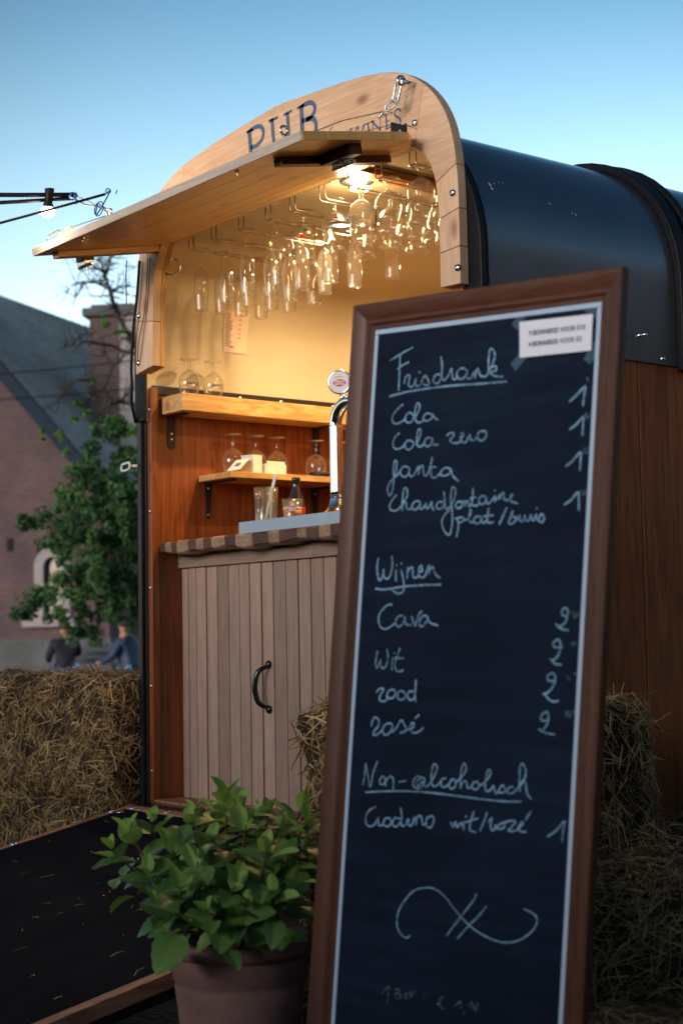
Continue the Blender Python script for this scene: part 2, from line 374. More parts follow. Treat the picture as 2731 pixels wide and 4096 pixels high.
# ================================================================== TRAILER
T = root('horse_trailer_bar', 'converted horse trailer serving as a bar, black rounded roof, wooden arch front and open hatch', 'trailer', (0.88, 1.5, 0))
ZF = 0.44           # trailer floor
LEN = 3.1
def profile(x0, x1, zs, zc, r, crown, z0, n=12):
    """side - rounded corner - crowned top - rounded corner - side"""
    p = [(x1, z0), (x1, zc)]
    for k in range(1, n+1):
        a = pi/2*k/n; p.append((x1-r+r*cos(a), zc+r*sin(a)))
    xa = x1-r; xb = x0+r; m = 10
    for k in range(1, m):
        t = k/m; p.append((xa+(xb-xa)*t, zc+r+crown*4*t*(1-t)))
    for k in range(0, n+1):
        a = pi/2+pi/2*k/n; p.append((x0+r+r*cos(a), zc+r*sin(a)))
    p.append((x0, z0)); return p
OUT = profile(-.035, 1.79, 0, 2.07, .45, .05, 1.815)
OUT2 = profile(-.022, 1.777, 0, 2.07, .437, .05, 1.815)
mb = MB(); mb.strip(OUT, OUT2, -.014, LEN); roof = mb.build('roof_shell', NAVY, T, auto=40)
# raised belts round the roof
def belt(name, y0, y1, d, z0=1.80, inn=.001):
    a = profile(-.035-d, 1.79+d, 0, 2.07, .45+d, .05, z0); b = profile(-.035+inn, 1.79-inn, 0, 2.07, .45-inn, .05, z0)
    mb = MB(); mb.strip(a, b, y0, y1); return mb.build(name, BLACK, T, bevel=.004, auto=40)
belt('roof_belt', -.0288, -.0145, .010, 1.80, .052); belt('roof_belt', -.0135, .006, .005, .45)
belt('roof_belt', .785, .840, .026); belt('roof_belt', .866, .900, .030)
for (y, z) in ((.618, 1.893), (.718, 1.832), (1.3, 1.832), (.20, 1.832)):
    mb = MB(); disc_bolt(mb, (1.79, y, z), (1, 0, 0), .009, .006)
    if z > 1.85: mb.tube([(1.79, y, z), (1.815, y, z)], .004)
    mb.build('roof_bolt', STEEL, T, smooth_=True)
random.seed(5)
mb = MB(); scuff = plain('bare_scuff', (.6, .62, .66), .6)
for (a_, y, s_) in [(0.455, 0.063, 0.008), (0.477, 0.081, 0.004), (0.471, 0.06, 0.005), (0.427, 0.063, 0.006), (0.5, 0.106, 0.004), (0.5, 0.12, 0.004), (0.41, 0.289, 0.005), (0.367, 0.374, 0.004), (0.363, 0.387, 0.005), (0.274, 0.317, 0.003)]:
    c = Vector((1.34+.4512*cos(a_), y, 2.07+.4512*sin(a_))); t1 = Vector((0, 1, 0)); t2 = Vector((-sin(a_), 0, cos(a_))); n = 5
    mb.add([c+(t1*cos(2*pi*k/n)*random.uniform(.4, 1.5)+t2*sin(2*pi*k/n)*random.uniform(.4, 1.2))*s_*.75 for k in range(n)], [tuple(range(n))])
sc_ = mb.build('scuff_marks', scuff, T, kind='stuff')
# right side: wooden panelling in sheets with open joints
ys = [.085, .612, 1.22, 1.83, 2.44, LEN]
for a, b in zip(ys, ys[1:]):
    mb = MB(); mb.box((1.762, a+.003, ZF-.02), (1.783, b-.003, 1.826)); mb.build('side_panel', SIDEW, T, bevel=.002, origin=(1.77, a, ZF))
mb = MB(); mb.box((-.033, .06, ZF-.02), (-.012, LEN, 1.826)); mb.build('left_side_panel', NAVY, T)
mb = MB(); mb.box((1.745, .03, ZF-.02), (1.7605, LEN, 1.90)); mb.build('inner_side_panel', MAHOG, T)
# floor, chassis, front wall
mb = MB(); mb.box((-.03, .0, ZF-.08), (1.785, LEN, ZF-.021)); mb.box((.2, .1, ZF-.16), (.28, LEN+.3, ZF-.081)); mb.box((1.5, .1, ZF-.16), (1.58, LEN+.3, ZF-.081))
mb.build('chassis', BLACKMET, T)
mb = MB(); mb.box((-.01, .0, ZF-.02), (1.744, LEN, ZF)); mb.build('floor', DARKW, T)
mb = MB(); inner = [(p[0], p[1]) for p in profile(.0, 1.744, 0, 2.13, .32, .01, ZF)]
vs = [(p[0], LEN-.02, p[1]) for p in inner]; mb.add(vs, [tuple(range(len(vs)))]); vs2 = [(p[0], LEN, p[1]) for p in profile(-.03, 1.785, 0, 2.07, .445, .05, ZF)]; mb.add(vs2, [tuple(range(len(vs2)-1, -1, -1))])
mb.build('front_wall', CREAM, T)
# cream lining : left wall from the black strip up, ceiling, right wall
mb = MB(); mb.strip(profile(.014, 1.744, 0, 2.135, .32, .012, 1.90), profile(.008, 1.750, 0, 2.135, .326, .012, 1.90), -.0095, LEN-.02)
lining = mb.build('wall_lining', CREAM, T, auto=50)
# lower left wall : mahogany sheets
for a, b in ((.0, .60), (.60, 1.25), (1.25, LEN)):
    mb = MB(); mb.box((.0, a+.002, ZF), (.014, b-.002, 1.905)); mb.build('wall_panel', MAHOG, T, origin=(0, a, ZF))
mb = MB(); mb.box((.0142, .008, 1.902), (.022, 1.9, 1.934)); st = mb.build('black_wall_strip', BLACKMET, T, bevel=.001)
for y in (.14, .39, .58, .83, 1.1):
    mb = MB(); disc_bolt(mb, (.0222, y, 1.918), (1, 0, 0), .007, .004); mb.build('screw', STEEL, st, smooth_=True)
# left jamb : black corner post, wooden batten
mb = MB(); mb.box((-.036, -.024, ZF-.09), (-.012, .06, 1.99)); mb.box((-.012, -.010, ZF-.09), (.0, .0, 1.99)); mb.build('corner_post', BLACKMET, T, bevel=.002)
mb = MB(); mb.box((.0005, -.004, ZF), (.030, .0245, 1.925)); jb = mb.build('jamb_batten', MAHOG, T, bevel=.0015)
mb = MB(); mb.box((-.011, -.012, 1.80), (.012, -.0045, 2.05)); mb.build('cream_jamb', CREAM2, T, bevel=.001)
for z in (1.845, 1.475, 1.20, .85, .55):
    mb = MB(); disc_bolt(mb, (.016, -.0045, z), (0, -1, 0), .007, .004); mb.build('screw', STEEL, jb, smooth_=True)
mb = MB(); mb.box((1.757, -.006, ZF-.09), (1.792, .0115, 2.0)); mb.box((1.70, -.008, ZF-.09), (1.7565, .03, 2.0)); mb.build('corner_post', BLACKMET, T, bevel=.002)

# ---- fascia arch
OA = smooth([(.022, 1.965), (.024, 2.15), (.036, 2.33), (.072, 2.46), (.13, 2.55), (.225, 2.612), (.36, 2.655), (.56, 2.682), (.74, 2.697), (.915, 2.708), (1.055, 2.699), (1.188, 2.690), (1.357, 2.672), (1.50, 2.640), (1.60, 2.585), (1.675, 2.51), (1.722, 2.42), (1.743, 2.31), (1.749, 2.20), (1.749, 1.972)], 5)
IA = smooth([(.138, 1.982), (.141, 2.15), (.150, 2.28), (.185, 2.375), (.25, 2.415), (.6, 2.418), (1.0, 2.418), (1.35, 2.418), (1.50, 2.414), (1.575, 2.395), (1.635, 2.335), (1.662, 2.25), (1.668, 2.15), (1.668, 1.975)], 6)
def arch_pair(n=140):
    # pair the outlines by leg / corner / top so that the cross-cuts stay square to the board
    def split(P, marks):
        out = []; 
        for a, b, k in marks: out += resample(P[a:b+1], k)[:-1]
        out.append(Vector(P[-1])); return out
    def near(P, q): return min(range(len(P)), key=lambda i: (P[i]-Vector(q)).length)
    o1, o2 = near(OA, (.036, 2.33)), near(OA, (.36, 2.655)); o3, o4 = near(OA, (1.45, 2.652)), near(OA, (1.745, 2.30))
    i1, i2 = near(IA, (.150, 2.28)), near(IA, (.30, 2.416)); i3, i4 = near(IA, (1.48, 2.415)), near(IA, (1.660, 2.26))
    kk = (16, 20, 44, 26, 16)
    A = split(OA, [(0, o1, kk[0]), (o1, o2, kk[1]), (o2, o3, kk[2]), (o3, o4, kk[3]), (o4, len(OA)-1, kk[4])])
    B = split(IA, [(0, i1, kk[0]), (i1, i2, kk[1]), (i2, i3, kk[2]), (i3, i4, kk[3]), (i4, len(IA)-1, kk[4])])
    return A, B
AA, BB = arch_pair()
nA = len(AA)
fas = bpy.data.objects.new('fascia_arch', None); col.objects.link(fas); fas.parent = T; fas.location = Vector((.9, -.04, 2.3)) - WORLD[T.name]; WORLD[fas.name] = Vector((.9, -.04, 2.3))
fas['label'] = 'weathered pine arch board round the serving opening with painted blue lettering'
def sub(P, a, b): return [Vector(P[i]) for i in range(a, b+1)]
def arch_piece(a, b, y0, y1, mat, name, lo=0.0, hi=1.0, ga=.0008):
    A = sub(AA, a, b); B = sub(BB, a, b)
    A2 = [q+(p-q)*hi for p, q in zip(A, B)]; B2 = [q+(p-q)*lo for p, q in zip(A, B)]
    if len(A2) > 1:
        A2[0] += (A2[1]-A2[0]).normalized()*ga; A2[-1] += (A2[-2]-A2[-1]).normalized()*ga
        B2[0] += (B2[1]-B2[0]).normalized()*ga; B2[-1] += (B2[-2]-B2[-1]).normalized()*ga
    mb = MB(); mb.strip(A2, B2, y0, y1); c = (A2[len(A2)//2]+B2[len(B2)//2])/2
    return mb.build(name, mat, fas, bevel=.0022, origin=(c.x, y0, c.y))
cuts = [0, 8, 19, 34]
for a, b in zip(cuts, cuts[1:]): arch_piece(a, b, -.062, -.030, PINE_Z if a < 15 else PINE_X, 'arch_board')
def seamfrac(a, b, y0, y1):
    # long upper and lower boards meeting on a rising joint
    A = sub(AA, a, b); B = sub(BB, a, b); n = len(A)
    fr = [.50 - .22*k/(n-1) for k in range(n)]
    M_ = [q+(p-q)*f for p, q, f in zip(A, B, fr)]
    up = [m+Vector((0, .0008)) for m in M_]; dn = [m-Vector((0, .0008)) for m in M_]
    mb = MB(); mb.strip(A, up, y0, y1); mb.build('arch_board', PINE_X, fas, bevel=.0022, origin=(A[0].x, y0, A[0].y))
    mb = MB(); mb.strip(dn, B, y0, y1); mb.build('arch_board', PINE_X, fas, bevel=.0022, origin=(B[0].x-.6, y0, B[0].y))
seamfrac(34, 86, -.062, -.030)
for a, b in ((86, 101), (101, 107), (107, 112), (112, nA-1)): arch_piece(a, b, -.062, -.030, PINE_Z if a > 95 else PINE_X, 'arch_board')
# second, inner layer of the arch : warm varnished wood that lines the opening
A3 = [q+(p-q)*.80 for p, q in zip(AA, BB)]
def norm2(P):
    out = []
    for i in range(len(P)):
        t = (P[min(i+1, len(P)-1)]-P[max(i-1, 0)]).normalized(); out.append(Vector((t.y, -t.x)))
    return out
nb = norm2(BB); B3 = [p+n_*.0005 for p, n_ in zip(BB, nb)]
for a, b in ((0, 30), (30, 84), (84, nA-1)):
    mb = MB(); mb.strip(A3[a:b+1], B3[a:b+1], -.0295, -.010); mb.build('arch_lining', HONEY_Z, fas, bevel=.0015)
LET = {'P':[([(0.753,2.665),(0.758,2.63),(0.761,2.593)],0.0098),([(0.741,2.665),(0.773,2.666)],0.0045),([(0.764,2.667),(0.799,2.669),(0.824,2.66),(0.833,2.64),(0.823,2.618),(0.794,2.607),(0.766,2.608)],0.0075)],'U':[([(0.882,2.668),(0.885,2.63),(0.89,2.596),(0.899,2.581),(0.927,2.569),(0.958,2.574),(0.97,2.599),(0.967,2.641),(0.965,2.664)],0.0083),([(0.865,2.668),(0.911,2.668)],0.0049),([(0.947,2.667),(0.987,2.668)],0.0041)],'B':[([(1.038,2.667),(1.041,2.625),(1.043,2.555)],0.0098),([(1.019,2.668),(1.052,2.669)],0.0045),([(1.046,2.668),(1.078,2.669),(1.103,2.657),(1.108,2.638),(1.091,2.622),(1.067,2.619),(1.045,2.621)],0.0075),([(1.067,2.619),(1.098,2.613),(1.112,2.594),(1.11,2.57),(1.088,2.551),(1.043,2.553)],0.0083)],'amp':[([(1.195,2.56),(1.179,2.551),(1.188,2.541),(1.207,2.528),(1.175,2.521),(1.169,2.534),(1.204,2.537)],0.0026)],'W':[([(1.284,2.53),(1.293,2.505),(1.315,2.526),(1.325,2.501),(1.349,2.525)],0.0034),([(1.275,2.529),(1.294,2.53)],0.0019),([(1.306,2.527),(1.324,2.528)],0.0019),([(1.339,2.524),(1.358,2.526)],0.0019)],'I':[([(1.365,2.525),(1.369,2.496)],0.0041),([(1.356,2.525),(1.376,2.525)],0.0019),([(1.36,2.495),(1.378,2.495)],0.0019)],'N':[([(1.386,2.525),(1.39,2.495)],0.0019),([(1.384,2.526),(1.399,2.511),(1.421,2.49)],0.0041),([(1.422,2.527),(1.422,2.49)],0.0019),([(1.378,2.525),(1.396,2.525)],0.0019),([(1.413,2.527),(1.431,2.527)],0.0019)],'E':[([(1.448,2.528),(1.451,2.485)],0.0041),([(1.439,2.527),(1.474,2.529),(1.475,2.523)],0.0019),([(1.449,2.507),(1.467,2.507)],0.0019),([(1.444,2.485),(1.474,2.487),(1.475,2.492)],0.0023)],'S':[([(1.513,2.52),(1.51,2.527),(1.496,2.53),(1.487,2.523),(1.492,2.512),(1.51,2.499),(1.513,2.487),(1.503,2.481),(1.487,2.484),(1.483,2.492)],0.0038)]}
lt = MB()
for k_, ss in LET.items():
    mb = MB()
    for pts, w_ in ss:
        mb.ribbon([Vector(p) for p in pts], w_*(2.0 if k_ in 'PUB' else 1.5), Vector((0, -.0625, 0)), Vector((1, 0, 0)), Vector((0, 0, 1)), Vector((0, -1, 0)), lift=.0004)
    for i_ in range(len(mb.v)):   # each overlapping stroke a hair apart so none share a plane
        pass
    mb.build('painted_letter', BLUEPAINT, fas, label='blue painted letter %s' % ('ampersand' if k_ == 'amp' else k_))
for (x, z) in ((1.587, 2.468), (1.739, 2.229), (1.752, 2.017), (.060, 2.175), (.055, 2.005)):
    mb = MB(); disc_bolt(mb, (x-.01, -.063, z), (0, -1, 0), .011, .008); mb.build('coach_bolt', STEEL, fas, smooth_=True)
# wing bolt on the outer edge
mb = MB(); mb.tube([(1.75, -.012, 2.03), (1.785, -.012, 2.03)], .004); mb.tube([(1.775, -.012, 2.018), (1.79, -.012, 2.045)], .003); mb.build('wing_bolt', STEEL, fas)
# black steel gusset above the hatch end
mb = MB(); mb.add([(1.54, -.064, 2.478), (1.54, -.068, 2.478), (1.54, -.064, 2.425), (1.54, -.068, 2.425), (1.42, -.064, 2.425), (1.42, -.068, 2.425)], [(0, 2, 4), (1, 5, 3), (0, 1, 3, 2), (2, 3, 5, 4), (4, 5, 1, 0)])
mb.box((1.536, -.12, 2.424), (1.540, -.064, 2.470))
mb.build('hinge_gusset', plain('blue_black_steel', (.02, .035, .07), .35, .4), fas)
mb = MB(); disc_bolt(mb, (1.5405, -.09, 2.448), (1, 0, 0), .006, .003); disc_bolt(mb, (1.53, -.0685, 2.44), (0, -1, 0), .006, .003); mb.build('screw', STEEL, fas)
# eye, quick link and stay cable at the right
def quick_link(mb, c, d, side, L_=.042, w_=.013, r_=.0034):
    """elongated chain link centred at c, long axis d, width axis side"""
    c = Vector(c); d = Vector(d).normalized(); s_ = Vector(side); s_ = (s_ - d*s_.dot(d)).normalized(); pts = []
    for k in range(25):
        a = 2*pi*k/24; u = cos(a); v = sin(a)
        pts.append(c + s_*w_*u + d*(L_-w_)*(1 if v > 0 else -1)*(1 if abs(v) > 1e-6 else 0) + d*w_*v)
    mb.tube(pts, r_, 8, cap=False)
mb = MB(); mb.tube([(1.578, -.058, 2.580), (1.578, -.10, 2.580)], .006); arc_tube_ring(mb, (1.578, -.112, 2.580), (0, 1, 0), (0, 0, 1), .013, .0045)
mb.build('screw_eye', STEEL, fas, smooth_=True)
mb = MB(); quick_link(mb, (1.560, -.112, 2.557), (-.35, 0, -1), (1, 0, -.35), .036, .013, .0042); mb.build('quick_link', STEEL, fas, smooth_=True)
mb = MB(); quick_link(mb, (1.535, -.115, 2.522), (-.8, -.2, -.35), (0, 0, 1), .022, .010, .0035); mb.tube([(1.505, -.118, 2.509), (1.49, -.12, 2.500)], .006); mb.build('cable_thimble', STEEL, fas, smooth_=True)
mb = MB(); mb.tube([(1.51, -.115, 2.512), (1.50, -.27, 2.455), (1.50, -.445, 2.365)], .0018, 6); mb.build('stay_cable', STEEL, fas)
mb = MB(); arc_tube_ring(mb, (1.655, .03, 2.30), (0, 1, .2), (0, .2, -1), .028, .004); mb.tube([(1.70, .03, 2.327), (1.655, .03, 2.327)], .005); mb.build('tether_ring', STEEL, fas, smooth_=True)

# ---- serving hatch
hz = bpy.data.objects.new('serving_hatch', None); col.objects.link(hz); hz.parent = T
HB = Vector((.88, -.03, 2.412)); hz.location = HB - WORLD[T.name]; WORLD[hz.name] = HB
hz['label'] = 'varnished plank hatch propped open like an awning'
HD = Vector((0, -.49, -.094)).normalized(); HN = Vector((0, .094, -.49)).normalized()   # HN points down
HLEN = .487
def hp(x, s, d=0.0): return Vector((x, -.03, 2.412)) + HD*s + HN*d
def hslab(x0a, x1a, s0, x0b, x1b, s1, d0, d1, mat, name, bevel=.002):
    mb = MB(); vs = [hp(x0a, s0, d0), hp(x1a, s0, d0), hp(x1b, s1, d0), hp(x0b, s1, d0), hp(x0a, s0, d1), hp(x1a, s0, d1), hp(x1b, s1, d1), hp(x0b, s1, d1)]
    mb.add(vs, [(0, 1, 2, 3), (7, 6, 5, 4), (0, 4, 5, 1), (1, 5, 6, 2), (2, 6, 7, 3), (3, 7, 4, 0)])
    return mb.build(name, mat, hz, bevel=bevel, origin=tuple(hp((x0a+x1a)/2, s0, d0)))
def hx(s):   # outline of the hatch: follows the arch near the hinge, square at the outer edge
    t = min(1, s/HLEN)
    xl = .162 - .055*min(1, t/.5); xr = 1.50 + .125*min(1, t/.22)**.6
    xr += .015*t
    return xl, xr
edges = [0.0, .05, .10, .17, .29, .40, HLEN]
for a, b in zip(edges, edges[1:]):
    la, ra = hx(a+.0004); lb, rb = hx(b)
    hslab(la, ra, a+.0005, lb, rb, b-.0005, -.024, 0.0, HONEY_X, 'hatch_plank', bevel=.0012)
la, ra = hx(HLEN)
hslab(la, ra, HLEN+.0003, la+.004, ra-.004, HLEN+.006, -.0255, .0008, WEATH, 'hatch_edge')
hslab(1.425, 1.462, .03, 1.425, 1.462, .43, .0005, .022, DARKW, 'hatch_batten')
hslab(1.463, 1.60, .255, 1.463, 1.60, .30, .0005, .030, DARKW, 'hatch_batten')
hslab(.150, .190, .03, .150, .190, .44, .0005, .022, HONEY_Y, 'hatch_batten')
hslab(.110, .149, .28, .110, .149, .33, .0005, .032, DARKW, 'hatch_batten')
for (x, s) in ((1.535, .277), (.125, .305)):
    mb = MB(); mb.obox(hp(x, s, .038), (Vector((1, 0, 0)), HD, HN), (.028, .016, .007)); mb.tube([hp(x-.045, s, .046), hp(x+.05, s, .046)], .0065); mb.tube([hp(x+.01, s, .046), hp(x+.01, s, .078)], .003)
    mb.build('hatch_latch', STEEL, hz, bevel=.001)
for (x, s) in ((1.30, .465), (.40, .46)):
    mb = MB(); disc_bolt(mb, hp(x, s, 0), HN, .008, .004); mb.tube([hp(x, s, 0), hp(x, s, .012)], .003); mb.build('screw', STEEL, hz)
# top eyes and links on the outer edge
mb = MB(); mb.tube([hp(1.52, .45, -.024), hp(1.52, .45, -.045)], .004); arc_tube_ring(mb, hp(1.52, .45, -.056), (0, 1, 0), (0, 0, 1), .012, .004); mb.build('screw_eye', STEEL, hz, smooth_=True)
mb = MB(); mb.tube([hp(.165, .455, -.024), hp(.165, .455, -.045)], .004); quick_link(mb, hp(.185, .44, -.052), (1, .25, .25), (0, 0, 1), .03, .010, .0032); quick_link(mb, hp(.235, .415, -.062), (1, .3, .2), (0, 1, 0), .02, .008, .003)
mb.build('quick_link', STEEL, hz, smooth_=True)
mb = MB(); mb.tube([hp(.255, .405, -.066), (.46, -.25, 2.475), (.60, -.12, 2.545)], .0016, 6); mb.build('stay_cable', BLACKMET, hz)
mb = MB(); mb.tube([hp(.56, .45, -.024), hp(.56, .45, -.04)], .004); quick_link(mb, hp(.555, .44, -.050), (-1, .2, .2), (0, 0, 1), .024, .009, .003); mb.build('quick_link', STEEL, hz, smooth_=True)

# ---- ceiling fittings
mb = MB(); mb.box((1.135, .0, 2.440), (1.20, .95, 2.458)); mb.build('ceiling_beam', ORANGEW, T, bevel=.002)
mb = MB(); mb.box((.20, .012, 2.446), (1.50, .03, 2.4575)); mb.build('ceiling_trim', HONEY_X, T, bevel=.001)
mb = MB(); mb.box((1.22, .0, 2.452), (1.225, LEN-.1, 2.4575)); mb.build('ceiling_seam', DARKW, T)
LAMPS = [(1.075, .125, 5.5), (.62, .42, 15), (1.40, .75, 13), (.55, 1.30, 13)]
EMW, en, eb = newmat('lit_halogen'); eb.inputs['Emission Color'].default_value = (1, .82, .55, 1); eb.inputs['Emission Strength'].default_value = 4; eb.inputs['Base Color'].default_value = (1, .9, .8, 1)
for (x, y, e) in LAMPS:
    mb = MB(); mb.lathe([(.055, 0), (.055, -.006), (.038, -.006), (.034, .0)], (x, y, 2.4555), 24); dl = mb.build('downlight', BRUSH, T, smooth_=True, origin=(x, y, 2.4555))
    mb = MB(); mb.lathe([(.033, 0), (.012, -.0015)], (x, y, 2.4545), 20, cap1=True); mb.build('lamp_lens', EMW, dl, origin=(x, y, 2.4545))
    front = (y < .2)
    ld = bpy.data.lights.new('downlight_lamp', 'POINT' if front else 'AREA'); ld.energy = e; ld.color = (1, .66, .30)
    if front: ld.shadow_soft_size = .045
    else: ld.shape = 'DISK'; ld.size = .05; ld.spread = R(165)
    lo = bpy.data.objects.new('downlight_lamp', ld); col.objects.link(lo); lo.location = (x, y, 2.405 if front else 2.44)

# ---- glass racks
RX = [.225, .372, .541, .699, .834, .994, 1.145, 1.277, 1.435]
for x in RX:
    mb = MB(); mb.box((x-.042, .035, 2.4490), (x+.042, .060, 2.4525)); rk = mb.build('glass_rack', STEEL, T, bevel=.0008, origin=(x, .05, 2.45))
    mb = MB()
    for s in (-1, 1):
        xs = x+s*.015
        pts = [(xs, .048, 2.449), (xs, .048, 2.408), (xs, .052, 2.402), (xs, .060, 2.3995), (xs, .40, 2.3995), (xs, .408, 2.402), (xs, .412, 2.408), (xs, .412, 2.449)]
        mb.tube(pts, .0023, 6)
    mb.build('rail', RAILST, rk, smooth_=True)

# ---- shelves on the left wall
def wave_slab(name, x1, y0, y1, z0, z1, mat, amp, seed):
    random.seed(seed); mb = MB(); n = 26; ph = random.random()*6
    pr_ = []
    for i in range(n+1):
        t = i/n; y = y0+(y1-y0)*t
        xe = x1 + amp*sin(t*7+ph) + amp*.6*sin(t*17+ph*2); zz = amp*.35*sin(t*11+ph)
        pr_.append((y, xe, zz))
    vs = []
    for y, xe, zz in pr_: vs += [(.0225, y, z0), (xe, y, z0+zz*.6), (xe, y, z1+zz*.4), (.0225, y, z1)]
    fs = [(0, 1, 2, 3), (4*n+3, 4*n+2, 4*n+1, 4*n)]
    for i in range(n):
        for k in range(4):
            a = i*4+k; b = i*4+(k+1) % 4; fs.append((a, a+4, b+4, b))
    mb.add(vs, fs); return mb.build(name, mat, T, bevel=.003, auto=45)
s1 = wave_slab('wall_shelf', .155, .045, 1.45, 1.828, 1.892, HONEY_Y, .004, 1); s1['label'] = 'thick waney-edged upper shelf'
def steel_bracket(y, z, parent, dx=.12, dz=.12, thick=.014, tip=None):
    tip = thick if tip is None else tip
    mb = MB(); vs = [(x, yy, zz) for x in (.0145, .0195) for yy, zz in ((y-thick, z), (y+thick, z), (y+tip, z-dz+.008), (y+tip*.5, z-dz), (y-tip*.5, z-dz), (y-tip, z-dz+.008))]
    mb.add(vs, [(0, 1, 2, 3, 4, 5), (11, 10, 9, 8, 7, 6)]+[(i, (i+1) % 6+0, (i+1) % 6+6, i+6) for i in range(6)])
    mb.box((.0195, y-thick*.8, z-.006), (dx, y+thick*.8, z-.0003)); br = mb.build('shelf_bracket', BLACKMET, parent, bevel=.001)
    for k in (.55, .72) if dz < .125 else (.15, .88):
        m2 = MB(); disc_bolt(m2, (.0196, y, z-dz*k), (1, 0, 0), .0045, .003); m2.build('screw', STEEL, parent)
steel_bracket(.088, 1.828, s1, .12, .12); steel_bracket(.75, 1.828, s1, .12, .12)
# lower shelf : narrow planks side by side
sl_ = bpy.data.objects.new('lower_shelf', None); col.objects.link(sl_); sl_.parent = T; WORLD[sl_.name] = Vector((.1, .2, 1.6)); sl_.location = WORLD[sl_.name]-WORLD[T.name]
sl_['label'] = 'thin lower shelf of narrow planks with a chamfered end'
xs_ = [.0225, .075, .128, .181, .234]
for i, (a, b) in enumerate(zip(xs_, xs_[1:])):
    ya = .205 + .0 * i; ya = .208 if b < .18 else .218
    yb0 = .205; y_a = .205 + (.0 if i < 2 else 0)
    mb = MB(); mb.box((a+.0006, .200, 1.590), (b-.0006, 1.30, 1.612)); mb.build('shelf_plank', HONEY_Y, sl_, bevel=.0012, origin=(a, .2, 1.6))
steel_bracket(.245, 1.590, sl_, .19, .135, .016, .005); steel_bracket(.74, 1.590, sl_, .19, .135, .016, .005)

# ---- counter : alternating dark and light blocks with a wavy front edge
ct = bpy.data.objects.new('counter_top', None); col.objects.link(ct); ct.parent = T; WORLD[ct.name] = Vector((.85, .2, 1.34)); ct.location = WORLD[ct.name]-WORLD[T.name]
ct['label'] = 'counter top of glued dark and light wooden blocks with a wavy edge'
random.seed(11)
wd_ = [.030, .045, .045, .082, .048, .048, .052, .090, .058, .085, .095, .060, .090, .055, .080, .06, .09, .055, .07, .08, .06, .08, .07, .06]
x = .032; i = 0
def efront(x): return .018 + .006*sin(x*9+1) + .004*sin(x*23)
def ebot(x): return 1.3195 + .0035*sin(x*14+2) + .003*sin(x*31)
while x < 1.735:
    x2 = min(1.735, x+wd_[i % len(wd_)]); mb = MB(); n = 4; vs = []
    for k in range(n+1):
        xx = x+.0004+(x2-x-.0008)*k/n; f = efront(xx); bt = ebot(xx) - (.005*sin(pi*k/n) if i in (7, 9) else 0)
        vs += [(xx, .36, 1.362), (xx, f+.008, 1.362), (xx, f, 1.356), (xx, f+.003, bt+.006), (xx, f+.012, bt), (xx, .36, bt)]
    fs = [(0, 1, 2, 3, 4, 5), tuple(6*n+q for q in (5, 4, 3, 2, 1, 0))]
    for k in range(n):
        for q in range(6): a = k*6+q; b = k*6+(q+1) % 6; fs.append((a, b, b+6, a+6) if 1 else 0)
    mb.add(vs, fs); mb.build('block', BLK_D if i % 2 == 0 else BLK_L, ct, origin=(x, .1, 1.34)); x = x2; i += 1
# ---- bar front : rail and vertical planks
bf = bpy.data.objects.new('bar_front', None); col.objects.link(bf); bf.parent = T; WORLD[bf.name] = Vector((.85, .14, ZF)); bf.location = WORLD[bf.name]-WORLD[T.name]
bf['label'] = 'bar front of vertical cedar planks below a horizontal rail'
mb = MB(); mb.box((.0145, .152, ZF), (1.744, .170, 1.312)); mb.build('backing_board', BLACKMET, bf)
mb = MB(); mb.box((.0145, .112, 1.271), (.83, .151, 1.335)); mb.build('rail', CEDAR_X, bf, bevel=.002, origin=(0, .11, 1.3))
mb = MB(); mb.box((.8312, .112, 1.271), (1.744, .151, 1.335)); mb.build('rail', CEDAR_X, bf, bevel=.002, origin=(.9, .11, 1.3))
pe = [.0145, .058, .111, .176, .246, .317, .384, .446, .517, .584, .656, .725, .794, .863, .932, 1.0, 1.07, 1.14, 1.21, 1.28, 1.35, 1.42, 1.49, 1.56, 1.63, 1.70, 1.744]
random.seed(4)
for a, b in zip(pe, pe[1:]):
    dy = random.uniform(-.0015, .0015); g = random.uniform(.0045, .0075)
    mb = MB(); mb.box((a+g*.5, .128+dy, ZF+.004), (b-g*.5, .148+dy, 1.2695)); mb.build('plank', CEDAR, bf, bevel=.0018, origin=(a, .13, ZF))
    for z in (1.255,):
        pass
mb = MB(); pts = smooth([(.556, .122, .918), (.553, .102, .912), (.543, .088, .895), (.536, .082, .85), (.543, .088, .805), (.553, .102, .788), (.556, .122, .782)], 5)
rr = [.010 - .003*abs(1-2*k/(len(pts)-1)) for k in range(len(pts))]
mb.tube(pts, rr, 10)
for z in (.925, .775): disc_bolt(mb, (.556, .1265, z), (0, -1, 0), .014, .010)
mb.build('pull_handle', plain('glossy_black_iron', (.006, .006, .008), .18, 0, .6), bf, smooth_=True)
# sill
mb = MB(); mb.box((-.01, -.075, ZF-.045), (1.75, -.006, ZF-.006)); mb.build('sill', BLACKMET, T, bevel=.004)
mb = MB(); mb.box((.032, -.005, ZF+.0005), (1.744, .125, ZF+.010)); mb.build('threshold_board', RAMPW, T, bevel=.002)
